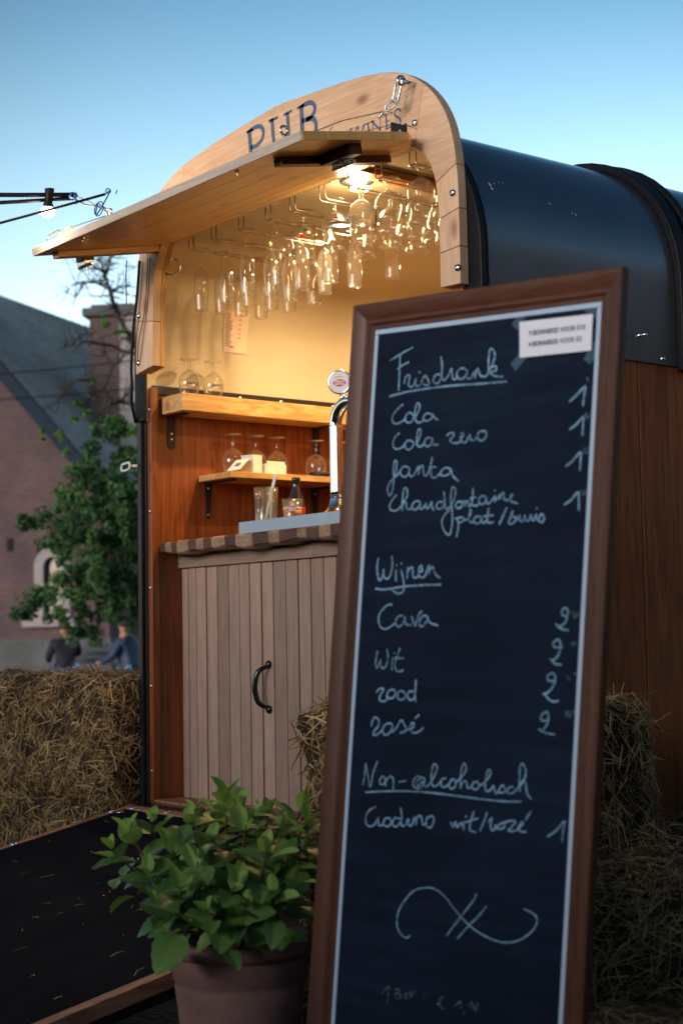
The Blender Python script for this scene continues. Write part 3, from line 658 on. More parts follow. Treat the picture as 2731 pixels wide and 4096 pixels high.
# white chain link on the black post at left, cable down the post
mb = MB(); quick_link(mb, (-.075, -.05, 1.642), (1, -.15, .02), (0, 0, 1), .040, .013, .0045); mb.tube([(-.045, -.05, 1.642), (-.024, -.03, 1.642)], .006); mb.build('quick_link', plain('white_enamel_link', (.8, .8, .82), .3), T, smooth_=True)
mb = MB(); mb.tube(smooth([(.075, -.075, 2.37), (.062, -.078, 2.25), (.035, -.080, 2.12), (.012, -.075, 1.99), (.008, -.07, 1.93), (-.02, -.055, 1.87), (-.036, -.03, 1.80)], 5), .0055, 8); mb.build('power_cable', BLACK, T, smooth_=True)
mb = MB(); mb.tube(smooth([(.125, -.07, 2.37), (.100, -.068, 2.20), (.052, -.068, 2.08), (.040, -.066, 2.0)], 5), .0016, 6); mb.tube(smooth([(.14, -.07, 2.37), (.115, -.067, 2.21), (.075, -.068, 2.06), (.058, -.066, 2.01)], 5), .0014, 6); mb.build('thin_wire', BLACK, T, smooth_=True)
# tether ring, left of the opening
mb = MB(); mb.tube([(.145, .004, 2.375), (.175, -.004, 2.370)], .005); arc_tube_ring(mb, (.170, .0, 2.340), (.5, .8, 0), (0, 0, -1), .030, .0038, 28); arc_tube_ring(mb, (.168, -.002, 2.368), (1, 0, 0), (0, 1, .3), .011, .0035); mb.build('tether_ring', STEEL, T, smooth_=True)

# ---- ramp
rp = bpy.data.objects.new('ramp', None); col.objects.link(rp); rp.parent = T; WORLD[rp.name] = Vector((.87, -.1, .43)); rp.location = WORLD[rp.name]-WORLD[T.name]
rp['label'] = 'lowered ramp with black rubber top and wooden edging'
sl_r = .205; RL = 1.98
def rz_(y, d=0): return .437 - sl_r*(-.1-y) - d
def rslab(x0, x1, ya, yb, d0, d1, mat, name, bev=.002):
    mb = MB(); vs = [(x0, ya, rz_(ya, d0)), (x1, ya, rz_(ya, d0)), (x1, yb, rz_(yb, d0)), (x0, yb, rz_(yb, d0)), (x0, ya, rz_(ya, d1)), (x1, ya, rz_(ya, d1)), (x1, yb, rz_(yb, d1)), (x0, yb, rz_(yb, d1))]
    mb.add(vs, [(3, 2, 1, 0), (4, 5, 6, 7), (0, 1, 5, 4), (1, 2, 6, 5), (2, 3, 7, 6), (3, 0, 4, 7)]); return mb.build(name, mat, rp, bevel=bev, origin=(x0, ya, rz_(ya)))
RUB, rnt, rb = newmat('ribbed_rubber')
def _rub():
    nt = rnt; L = nt.links.new; tc = N(nt, 'ShaderNodeTexCoord'); n1 = N(nt, 'ShaderNodeTexNoise', Scale=4.0, Detail=6.0); L(tc.outputs['Object'], n1.inputs[0])
    r = ramp(nt, [(.35, (.0025, .003, .007)), (.7, (.007, .0075, .014))]); L(n1.outputs['Fac'], r.inputs[0]); L(r.outputs[0], rb.inputs['Base Color'])
    wv = N(nt, 'ShaderNodeTexWave', Scale=60.0); wv.bands_direction = 'DIAGONAL'; L(tc.outputs['Object'], wv.inputs[0]); bp = N(nt, 'ShaderNodeBump', Strength=.25, Distance=.002); L(wv.outputs['Fac'], bp.inputs['Height']); L(bp.outputs[0], rb.inputs['Normal'])
    rb.inputs['Roughness'].default_value = .85; rb.inputs['Specular IOR Level'].default_value = .05
_rub()
rslab(.052, 1.695, -.135, -.1-RL, .0, .028, RUB, 'rubber_mat')
rslab(.024, .051, -.10, -.1-RL, -.003, .060, RAMPW, 'edge_strip'); rslab(1.696, 1.735, -.10, -.1-RL, -.003, .034, RAMPW, 'edge_strip'); rslab(.052, 1.695, -.10, -.1345, -.003, .04, RAMPW, 'edge_strip')
rslab(.03, 1.73, -.136, -.1-RL+.02, .0345, .060, BLACKMET, 'ramp_underside')
mb = MB()
for (x, y) in ((1.715, -.93), (1.668, -.90), (.04, -.18), (.09, -.125), (.30, -.118), (.04, -.55), (.28, -.17), (1.715, -.25), (.07, -.165), (1.715, -1.7)):
    m2 = MB(); disc_bolt(m2, (x, y, rz_(y, -.0035 if (x < .052 or x > 1.695 or y > -.135) else 0)), (0, -.2, 1), .013, .004); m2.build('screw', STEEL, rp, smooth_=True)

# ---- wheel and mudguard at the right side
wc = Vector((1.90, 1.30, .36))
mb = MB(); A = [(wc.y + .50*cos(a), wc.z+.02 + .45*sin(a)) for a in [pi*k/28 for k in range(29)]]; B = [(wc.y + .47*cos(a), wc.z+.02 + .42*sin(a)) for a in [pi*k/28 for k in range(29)]]
n = 29; vs = [(1.784, a[0], a[1]) for a in A]+[(1.784, b[0], b[1]) for b in B]+[(2.03, a[0], a[1]) for a in A]+[(2.03, b[0], b[1]) for b in B]
fs = []
for i in range(n-1): fs += [(i, i+1, n+i+1, n+i), (2*n+i, 3*n+i, 3*n+i+1, 2*n+i+1), (i, 2*n+i, 2*n+i+1, i+1), (n+i, n+i+1, 3*n+i+1, 3*n+i)]
mb.add(vs, fs); mb.build('mudguard', NAVY, T, bevel=.006, auto=40)
tyre = [(.20, -.09), (.29, -.095), (.325, -.08), (.335, -.03), (.335, .03), (.325, .08), (.29, .095), (.20, .09)]
mb = MB(); n = 32; vs = []; fs = []
for k in range(n):
    a = 2*pi*k/n
    for r_, xo in tyre: vs.append((wc.x+xo, wc.y+r_*cos(a), wc.z-.02+r_*sin(a)))
m_ = len(tyre)
for k in range(n):
    for q in range(m_-1): fs.append((k*m_+q, k*m_+q+1, ((k+1) % n)*m_+q+1, ((k+1) % n)*m_+q))
mb.add(vs, fs); wh = mb.build('wheel', BLACK, T, auto=40)
mb = MB(); n = 28; vs = []; fs = []
rim = [(.20, .085), (.185, .06), (.12, .05), (.09, .075), (.0, .08)]
for k in range(n):
    a = 2*pi*k/n
    for r_, xo in rim: vs.append((wc.x+xo, wc.y+r_*cos(a), wc.z-.02+r_*sin(a)))
for k in range(n):
    for q in range(4): fs.append((k*5+q, k*5+q+1, ((k+1) % n)*5+q+1, ((k+1) % n)*5+q))
mb.add(vs, fs); mb.build('rim', BRUSH, wh, auto=40)
# ================================================================== GLASSES
def flute_prof():   # hanging upside down, origin at the underside of the foot (top), z downwards negative
    return [(.0, -.001), (.030, .0), (.0305, -.0015), (.012, -.006), (.0045, -.014), (.0038, -.030), (.0038, -.062), (.006, -.070), (.014, -.078), (.021, -.090), (.0255, -.110), (.0268, -.135), (.0262, -.165), (.0245, -.195), (.0225, -.222)]
def tulip_prof():
    return [(r_*1.1, z_*1.06) for r_, z_ in _tulip()]
def _tulip():
    return [(.0, -.001), (.033, .0), (.0335, -.0015), (.014, -.006), (.0065, -.014), (.0055, -.026), (.0065, -.034), (.016, -.040), (.028, -.050), (.036, -.064), (.0385, -.078), (.036, -.094), (.0315, -.108), (.0292, -.120), (.0295, -.134), (.0325, -.150), (.0345, -.158)]
def goblet_prof():  # standing upside down on its rim, origin at the rim
    return [(.030, .0), (.034, .018), (.0385, .035), (.0395, .048), (.036, .066), (.028, .080), (.016, .090), (.007, .096), (.0062, .104), (.0058, .124), (.008, .130), (.034, .1335), (.0345, .1355), (.0, .134)]
def snifter_prof():
    return [(.028, .0), (.033, .018), (.0385, .038), (.0402, .055), (.037, .074), (.028, .089), (.016, .098), (.007, .103), (.0058, .110), (.0055, .142), (.008, .149), (.033, .153), (.0335, .155), (.0, .153)]
def make_glass(name, prof, label, cat, loc, group, n=28, rim=None, nonode=None):
    rt = root(name, label, cat, loc, 0, group)
    pr = prof(); ks = [tuple(p) for p in pr]
    # foot / stem / bowl as parts
    hang = pr[-1][1] < 0
    if hang: cut = next(i for i, p in enumerate(pr) if p[1] <= -.034 - (.030 if name.startswith('champagne') else 0)); foot, stem, bowl = pr[:4], pr[3:cut+1], pr[cut:]
    else:
        cut = next(i for i, p in enumerate(pr) if p[0] < .0075); bowl, stem, foot = pr[:cut+1], pr[cut:-3], pr[-4:]
    for nm, p in (('foot', foot), ('stem', stem), ('bowl', bowl)):
        me = MB().lathe(p, (0, 0, 0), n)
        if nm == 'bowl':
            e = p[-1] if hang else p[0]; me.lathe([(e[0]-.0012, e[1]), (e[0], e[1]-.0014 if hang else e[1]+.0014), (e[0]+.0012, e[1]), (e[0], e[1]+.0010 if hang else e[1]-.0010), (e[0]-.0012, e[1])], (0, 0, 0), n)
        if nm == 'stem': mat = GLASSWARM
        else: mat = GLASS if hang else SHELFGLASS
        o = bpy.data.objects.new(nm, None)
        oo = me.build(nm, mat, None, smooth_=True); oo.parent = rt; oo.location = (0, 0, 0)
        bpy.data.objects.remove(o)
    return rt
def place(proto, used, loc, label):
    if not used[0]: used[0] = True; o = proto
    else: o = copy_tree(proto)
    o.location = loc; o['label'] = label; return o
HZ = 2.4045  # underside of feet resting on the rails : feet sit between ceiling and rails
flute = make_glass('champagne_flute', flute_prof, 'flute', 'champagne flute', (0, 0, HZ), 'champagne flutes hanging upside down from the ceiling racks')
tulip = make_glass('tulip_glass', tulip_prof, 'tulip', 'beer glass', (0, 0, HZ), 'rounded tulip beer glasses hanging upside down from the ceiling racks')
ordn = ['first', 'second', 'third', 'fourth', 'fifth', 'sixth', 'seventh', 'eighth', 'ninth']
dep = ['front', 'second', 'third', 'fourth', 'rearmost']
uf = [False]; ut = [False]; random.seed(8)
lay = [('f', [.085, .175, .265, .35]), ('f', [.10, .195, .29, .375]), ('f', [.075, .165, .255, .35]), ('f', [.085, .18, .28]), ('t', [.09, .20, .31]), ('t', [.095, .21, .33]), ('t', [.085, .20, .31]), ('t', [.085, .20, .31]), ('t', [.085, .19, .30])]
for i, (kd, ys_) in enumerate(lay):
    for j, y in enumerate(ys_):
        kdd = kd
        if i == 4 and j >= 1: kdd = 'f'
        if i == 5 and j >= 2: kdd = 'f'
        loc = (RX[i]+random.uniform(-.003, .003), y+random.uniform(-.006, .006), HZ+ (0.0005 if kdd == 't' else 0))
        nm = 'clear champagne flute' if kdd == 'f' else 'round-bowled tulip beer glass'
        lab = '%s hanging upside down, %s on the %s ceiling rack from the left' % (nm, dep[j], ordn[i])
        place(flute if kdd == 'f' else tulip, uf if kdd == 'f' else ut, loc, lab)
# printed emblem on two of the hanging tulips : small red mark with green and black above it
for (x, y, s) in ((RX[4], .09, 1), ):
    g = min([o for o in col.objects if o.name.startswith('tulip_glass') and o.type == 'EMPTY'], key=lambda o: (o.location-Vector((x, y, HZ))).length)
    a = atan2(-.62, .78)
    for nm, c, dz, da, ww, hh in (('red_print', (.75, .03, .01), -.088, 0, .022, .011), ('green_print', (.05, .25, .02), -.078, .12, .012, .008), ('black_print', (.02, .02, .02), -.070, .2, .014, .009)):
        mb = MB(); n = 8; rr = .0392 if dz > -.09 else .0385; A = []; B = []
        for k in range(n+1):
            aa = a+da+(k/n-.5)*ww/rr; w2 = hh*.5*(.4+.6*sin(pi*k/n)); A.append((rr*1.115*cos(aa), rr*1.115*sin(aa), dz*1.06+w2)); B.append((rr*1.115*cos(aa), rr*1.115*sin(aa), dz*1.06-w2))
        mb.add(A+B, [(k, k+1, n+2+k, n+1+k) for k in range(n)])
        o = mb.build(nm, plain(nm, c, .5), None); o.parent = g; o.location = (0, 0, 0)
    g['label'] = 'round tulip beer glass with small red and green print, front of the fifth rack'

gob = make_glass('goblet', goblet_prof, 'x', 'beer goblet', (0, 0, 0), 'upturned goblets on the upper shelf')
gob.location = (.095, .118, 1.894); gob['label'] = 'upturned goblet with dark lettering, left of the two on the upper shelf'
# lettering on the goblet bowls
def text_mesh(txt, size, bold=0.0):
    cu = bpy.data.curves.new('t', 'FONT'); cu.body = txt; cu.size = size; cu.align_x = 'CENTER'; cu.align_y = 'CENTER'; cu.offset = bold; cu.resolution_u = 3
    ob = bpy.data.objects.new('t', cu); col.objects.link(ob); dg = bpy.context.evaluated_depsgraph_get(); me = bpy.data.meshes.new_from_object(ob.evaluated_get(dg))
    v = [tuple(q.co) for q in me.vertices]; f = [tuple(p.vertices) for p in me.polygons]
    bpy.data.objects.remove(ob); bpy.data.curves.remove(cu); bpy.data.meshes.remove(me); return v, f
def text_plane(txt, size, O, U, V, N_, bold=0.0, lift=.0006):
    v, f = text_mesh(txt, size, bold); mb = MB(); O = Vector(O); U = Vector(U).normalized(); V = Vector(V).normalized(); N_ = Vector(N_).normalized()
    mb.add([O+U*p[0]+V*p[1]+N_*lift for p in v], f); return mb
v, f = text_mesh('Duvel', .020, .0005)
mb = MB(); a0 = atan2(-.62, .78)+.45; mb.add([(.0402*cos(a0-p[0]/.04), .0402*sin(a0-p[0]/.04), .040-p[1]) for p in v], f)
o = mb.build('glass_lettering', plain('dark_red_print', (.07, .015, .01), .5), None); o.parent = gob; o.location = (0, 0, 0)
g2 = copy_tree(gob); g2.location = (.095, .222, 1.894); g2['label'] = 'upturned goblet with dark lettering, right of the two on the upper shelf'
sn_ = make_glass('snifter', snifter_prof, 'x', 'snifter glass', (0, 0, 0), 'upturned snifters on the lower shelf')
SP = [(.085, .312, 'upturned snifter glass at the left, behind the white card boxes on the lower shelf'), (.085, .415, 'middle of the three upturned snifter glasses behind the white card boxes'), (.085, .512, 'upturned snifter glass right of the white card boxes on the lower shelf'), (.085, .695, 'upturned snifter glass just left of the chrome beer tap, on the lower shelf'), (.085, .815, 'upturned snifter glass just right of the chrome beer tap, on the lower shelf')]
for i, (x, y, lab) in enumerate(SP):
    o = sn_ if i == 0 else copy_tree(sn_); o.location = (x, y, 1.6125); o['label'] = lab

# white cards and card boxes on the lower shelf
def carton(name, label, parts, loc, rz=0):
    rt = root(name, label, 'card box', loc, rz, 'white card holders on the lower shelf')
    for nm, bx in parts:
        o = MB().box(*bx).build(nm, CARD, None, bevel=.0008); o.parent = rt; o.location = (0, 0, 0)
carton('card_box', 'tallest white card box on the lower shelf, in front of the snifters', [('box', ((-.03, -.024, 0), (.03, .024, .062))), ('lid', ((-.0305, -.0245, .0625), (.0305, .0245, .066)))], (.185, .325, 1.6125), .25)
carton('card_box', 'low white card box with upright card, right of the tallest box on the lower shelf', [('box', ((-.03, -.048, 0), (.03, .048, .036))), ('card', ((.0305, -.044, 0), (.0325, .040, .046)))], (.185, .412, 1.6125), .05)
rt = root('price_card', 'white card leaning against the boxes at the left end of the lower shelf', 'card', (.19, .262, 1.6125), .2)
mb = MB(); mb.obox((0, 0, .028), ((1, 0, 0), (0, .75, .65), (0, -.65, .75)), (.032, .032, .001)); o = mb.build('card', CARD, None); o.parent = rt; o.location = (0, 0, 0)
mb = MB(); mb.obox((0.0, -.001, .0292), ((1, 0, 0), (0, .75, .65), (0, -.65, .75)), (.012, .010, .0011)); o = mb.build('printed_mark', INKSOFT, None); o.parent = rt; o.location = (0, 0, 0)
# small dark dish right of the boxes
rt = root('metal_dish', 'small dark metal dish on the lower shelf left of the beer tap', 'dish', (.17, .66, 1.6125)); o = MB().lathe([(.0, .004), (.034, .004), (.05, .020), (.052, .020), (.036, .0), (.0, .0)], (0, 0, 0), 24).build('bowl', BLACKMET, None, smooth_=True); o.parent = rt; o.location = (0, 0, 0)

# ================================================================== ON THE COUNTER
CZ = 1.3625
tr = root('drip_tray', 'brushed steel drip tray along the front of the counter', 'drip tray', (.95, .17, CZ))
mb = MB(); mb.box((.515, .040, CZ+.0005), (1.40, .044, CZ+.041)); mb.build('front_lip', BRUSH, tr, bevel=.0008)
mb = MB(); mb.box((.515, .0445, CZ+.0005), (1.40, .33, CZ+.034)); mb.build('tray_pan', BRUSH, tr, bevel=.001)
TZ = CZ+.0345
def cyl_glass(name, label, loc, r0, r1, h, base=.008):
    rt = root(name, label, 'glass', loc); o = MB().lathe([(0, 0), (r0, 0), (r0+.0005, base), (r1, h), (r1-.0022, h+.0005), (r0-.0018, base), (0, base)], (0, 0, 0), 28).build('glass_wall', GLASSWARM, None, smooth_=True); o.parent = rt; o.location = (0, 0, 0); return rt
def child(mb, nm, mat, rt, **kw):
    o = mb.build(nm, mat, None, **kw); o.parent = rt; o.location = (0, 0, 0); return o
g = cyl_glass('water_glass', 'tall straight glass of water on the drip tray holding stirrers', (.512, .155, TZ), .039, .042, .128)
child(MB().lathe([(0, .0085), (.0365, .0085), (.0392, .088), (0, .088)], (0, 0, 0), 24), 'water', WATER, g, smooth_=True)
rt = root('white_spatula', 'long flat white spatula leaning in the water glass', 'spatula', (.500, .160, TZ+.009))
mb = MB(); mb.obox((.022, .006, .082), ((1, .0, -.42), (0, 1, 0), (.42, 0, 1)), (.0075, .0014, .088)); child(mb, 'blade', plain('white_plastic', (.85, .82, .75), .35), rt, bevel=.001)
rt = root('bar_spoon', 'steel spoon standing bowl up in the water glass', 'spoon', (.500, .135, TZ+.009))
mb = MB(); mb.tube([(.0, 0, .001), (-.006, 0, .082)], .0028); mb.lathe([(0, .082), (.008, .086), (.0115, .096), (.008, .106), (0, .110)], (-.006, 0, 0), 16); child(mb, 'spoon', CHROME, rt, smooth_=True)
rt = root('white_stirrer', 'short narrow white stirrer at the right side of the water glass', 'stirrer', (.52, .165, TZ+.009))
mb = MB(); mb.obox((.010, 0, .055), ((1, 0, -.12), (0, 1, 0), (.12, 0, 1)), (.004, .0012, .05)); child(mb, 'stick', bpy.data.materials['white_plastic'], rt)
b = root('soft_drink_bottle', 'small dark glass soft drink bottle with a red label behind the beer glass', 'bottle', (.605, .215, TZ))
child(MB().lathe([(0, 0), (.029, 0), (.030, .004), (.030, .060), (.029, .075), (.022, .098), (.0135, .125), (.0125, .145), (.0145, .148), (.0145, .156), (.0115, .158), (0, .158)], (0, 0, 0), 28), 'bottle_body', DARKGLASS, b, smooth_=True)
child(MB().lathe([(.0304, .016), (.0306, .017), (.0306, .056), (.0304, .057)], (0, 0, 0), 28), 'red_label', REDINK, b, smooth_=True)
mb = MB(); A = []; B = []; a0 = atan2(-.62, .78)
for k in range(25):
    aa = a0+(k/24-.5)*1.5; z = .036+.006*sin(k*.9); A.append((.0309*cos(aa), .0309*sin(aa), z+.0025+.0015*sin(k*1.7))); B.append((.0309*cos(aa), .0309*sin(aa), z-.0015))
mb.add(A+B, [(k, k+1, 26+k, 25+k) for k in range(24)]); child(mb, 'label_script', WHITEINK, b)
g = cyl_glass('beer_tumbler', 'small tumbler half full of orange beer with a red badge', (.672, .150, TZ), .030, .036, .076, .006)
child(MB().lathe([(0, .0065), (.0275, .0065), (.0312, .040), (0, .040)], (0, 0, 0), 24), 'beer', BEER, g, smooth_=True)
child(MB().lathe([(0, .0402), (.0313, .0402), (.032, .047), (0, .047)], (0, 0, 0), 24), 'foam', FOAM, g, smooth_=True)
def badge(mbr, mbt, place_fn, sz):
    """oval red cartouche with two lines of white lettering"""
    n = 28; ring = [(sz*1.0*cos(2*pi*k/n)*(1+.10*cos(4*pi*k/n)), sz*.62*sin(2*pi*k/n)) for k in range(n)]
    mbr.add([place_fn(0, 0, .0)]+[place_fn(x, y, .0) for x, y in ring], [(0, 1+k, 1+(k+1) % n) for k in range(n)])
    for t, dy in (('STELLA', .22), ('ARTOIS', -.22)):
        v, f = text_mesh(t, sz*.50, .0003); mbt.add([place_fn(p[0], p[1]+dy*sz, .0006) for p in v], f)
a0 = atan2(-.62, .78)
def onglass(x, y, l): rr = .0362+l*.6 ; aa = a0+x/rr; return (rr*cos(aa), rr*sin(aa), .040+y)
mr_, mt_ = MB(), MB(); badge(mr_, mt_, onglass, .017); child(mr_, 'red_badge', REDINK, g); child(mt_, 'badge_lettering', WHITEINK, g)

# beer tap
tp = root('beer_tap', 'chrome swan-neck beer tap with a round medallion', 'beer tap', (.893, .165, TZ))
def t_(x, y, z): return (x, y, z)
mb = MB(); mb.lathe([(.0, .001), (.060, .001), (.060, .006), (.048, .014), (.034, .026), (.026, .044), (.0225, .062)], (0, 0, 0), 32); child(mb, 'base', CHROME, tp, smooth_=True)
pts = [(0, 0, .062), (0, 0, .18), (0, 0, .285)] + [(.075-.075*cos(a), 0, .300+.070*sin(a)) for a in [pi*k/14 for k in range(0, 8)]] + [(.13, 0, .366), (.20, 0, .360), (.26, 0, .352)]
child(MB().tube(smooth(pts, 4), .0215, 24), 'column', CHROME, tp, smooth_=True)
child(MB().tube([(.23, -.0, .345), (.23, -.05, .335), (.23, -.065, .30), (.23, -.068, .26)], .010, 14), 'spout', CHROME, tp, smooth_=True)
mn = Vector((.62, -.78, -.05)).normalized(); mc = Vector((.052, -.02, .432)); mu_ = Vector((0, 0, 1)); mu_ = (mu_-mn*mu_.dot(mn)).normalized(); ms = mu_.cross(mn)
mb = MB(); n = 36; vs = []; pf = [(.0, -.012), (.036, -.012), (.040, -.006), (.040, .004), (.036, .008), (.0335, .0065)]
for r_, h in pf:
    for k in range(n): vs.append(mc+(ms*cos(2*pi*k/n)+mu_*sin(2*pi*k/n))*r_+mn*h)
mb.add(vs, [(i*n+k, i*n+(k+1) % n, (i+1)*n+(k+1) % n, (i+1)*n+k) for i in range(len(pf)-1) for k in range(n)]); mb.tube([mc-mn*.008-mu_*.035, (.052, -.005, .37)], .007)
md = child(mb, 'medallion', CHROME, tp, smooth_=True)
mb = MB(); mb.add([mc+mn*.0066]+[mc+(ms*cos(2*pi*k/n)+mu_*sin(2*pi*k/n))*.0335+mn*.0066 for k in range(n)], [(0, 1+k, 1+(k+1) % n) for k in range(n)]); o = mb.build('medallion_face', plain('medallion_face', (.74, .74, .80), .4), None); o.parent = md; o.location = (0, 0, 0)
mr_, mt_ = MB(), MB(); badge(mr_, mt_, lambda x, y, l: mc+ms*x+mu_*(y-.003)+mn*(.0072+l), .0195)
# small scroll ornament over the badge
mr_.ribbon([(-.012, .014), (-.006, .018), (0, .016), (.006, .018), (.012, .014)], .0018, mc, ms, mu_, mn, lift=.0078)
o = mr_.build('red_badge', REDINK, None); o.parent = md; o.location = (0, 0, 0); o = mt_.build('badge_lettering', WHITEINK, None); o.parent = md; o.location = (0, 0, 0)

# note on the left wall
nn = root('wall_note', 'pale pinned price list on the cream inner wall', 'note', (.016, .375, 2.17))
mb = MB(); wx_ = lambda z: .0165+max(0, .32-sqrt(.32**2-max(0, z-2.135)**2))
zs_ = [2.243-.0155*k for k in range(11)]; mb.add([(wx_(z)+.001*(k % 2), .321, z) for k, z in enumerate(zs_)]+[(wx_(z)+.001, .431-.003*k/10, z) for k, z in enumerate(zs_)], [(k, k+1, 12+k, 11+k) for k in range(10)]); mb.build('sheet', plain('pinkish_paper', (.80, .62, .50), .7), nn)
mb = MB(); random.seed(2)
for k in range(15):
    z = 2.232-.0085*k; X_ = wx_(z)+.0025; l = random.choice([.018, .026, .032, .022]); mb.add([(X_, .328, z), (X_, .328+l, z), (X_, .328+l, z-.0022), (X_, .328, z-.0022)], [(0, 3, 2, 1)])
    if k % 2 == 0 and k < 12: mb.add([(X_, .385, z), (X_, .398, z), (X_, .398, z-.0022), (X_, .385, z-.0022)], [(0, 3, 2, 1)])
mb.build('printed_lines', INKSOFT, nn, kind='stuff'); mb = MB()
mb.add([(.0197, .350, 2.108), (.0197, .366, 2.112), (.0197, .366, 2.109), (.0197, .350, 2.105)], [(0, 3, 2, 1)])
mb.build('signature', INKSOFT, nn)

# ================================================================== CHALKBOARD
BW = .619; BLN = 1.63
bU = Vector((.99390, .0896, -.0643)).normalized(); bV = Vector((.0593, .0577, .9966)).normalized(); bV = (bV-bU*bV.dot(bU)).normalized(); bN = bU.cross(bV)
if bN.y > 0: bN = -bN
BTL = Vector((2.604, -1.1178, 1.6343))
def bp_(u, v, h=0.0): return BTL + bU*u + bV*v + bN*h
bd = root('menu_board', 'tall chalkboard menu in a mahogany frame standing on the ground before the bar', 'chalkboard', tuple(bp_(BW/2, -BLN)))
prof_ = [(.0, -.012), (.0, .004), (.002, .0058), (.006, .0056), (.028, -.0045), (.031, -.0025), (.036, -.0030), (.041, -.0080), (.048, -.0085), (.048, -.018), (.030, -.018)]
def frame_side(u0, v0, u1, v1, mat, corners):
    mb = MB(); n = len(prof_); vs = []
    for a, h in prof_:
        for (cu, cv, su, sv) in corners: vs.append(bp_(cu+su*a, cv+sv*a, h))
    fs = []
    for i in range(n):
        j = (i+1) % n; fs.append((2*i, 2*i+1, 2*j+1, 2*j))
    fs += [tuple(2*i for i in range(n)), tuple(2*i+1 for i in range(n-1, -1, -1))]
    mb.add(vs, fs); mb.build('frame_rail', mat, bd, auto=35)
cTL = (0, 0, 1, -1); cTR = (BW, 0, -1, -1); cBL = (0, -BLN, 1, 1); cBR = (BW, -BLN, -1, 1)
frame_side(0, 0, 0, 0, FRAMEWX, (cTL, cTR)); frame_side(0, 0, 0, 0, FRAMEWX, (cBR, cBL)); frame_side(0, 0, 0, 0, FRAMEW, (cBL, cTL)); frame_side(0, 0, 0, 0, FRAMEW, (cTR, cBR))
# white slip inside the frame
sl0, sl1 = .0485, .0575
for (u0, v0, u1, v1) in ((sl0, -sl0, BW-sl0, -sl1), (sl0, -sl1-.0003, sl1, -BLN+sl1+.0003), (BW-sl1, -sl1-.0003, BW-sl0, -BLN+sl1+.0003), (sl0, -BLN+sl1, BW-sl0, -BLN+sl0)):
    mb = MB(); vs = [bp_(u, v, h) for h in (-.016, -.0095) for u, v in ((u0, v0), (u1, v0), (u1, v1), (u0, v1))]
    mb.add(vs, [(0, 1, 2, 3), (7, 6, 5, 4), (0, 4, 5, 1), (1, 5, 6, 2), (2, 6, 7, 3), (3, 7, 4, 0)]); mb.build('white_slip', WHITE, bd, bevel=.0012)
mb = MB(); vs = [bp_(u, v, h) for h in (-.017, -.012) for u, v in ((.03, -.03), (BW-.03, -.03), (BW-.03, -BLN+.03), (.03, -BLN+.03))]
mb.add(vs, [(0, 1, 2, 3), (7, 6, 5, 4), (0, 4, 5, 1), (1, 5, 6, 2), (2, 6, 7, 3), (3, 7, 4, 0)]); mb.build('chalkboard_panel', SLATE, bd)
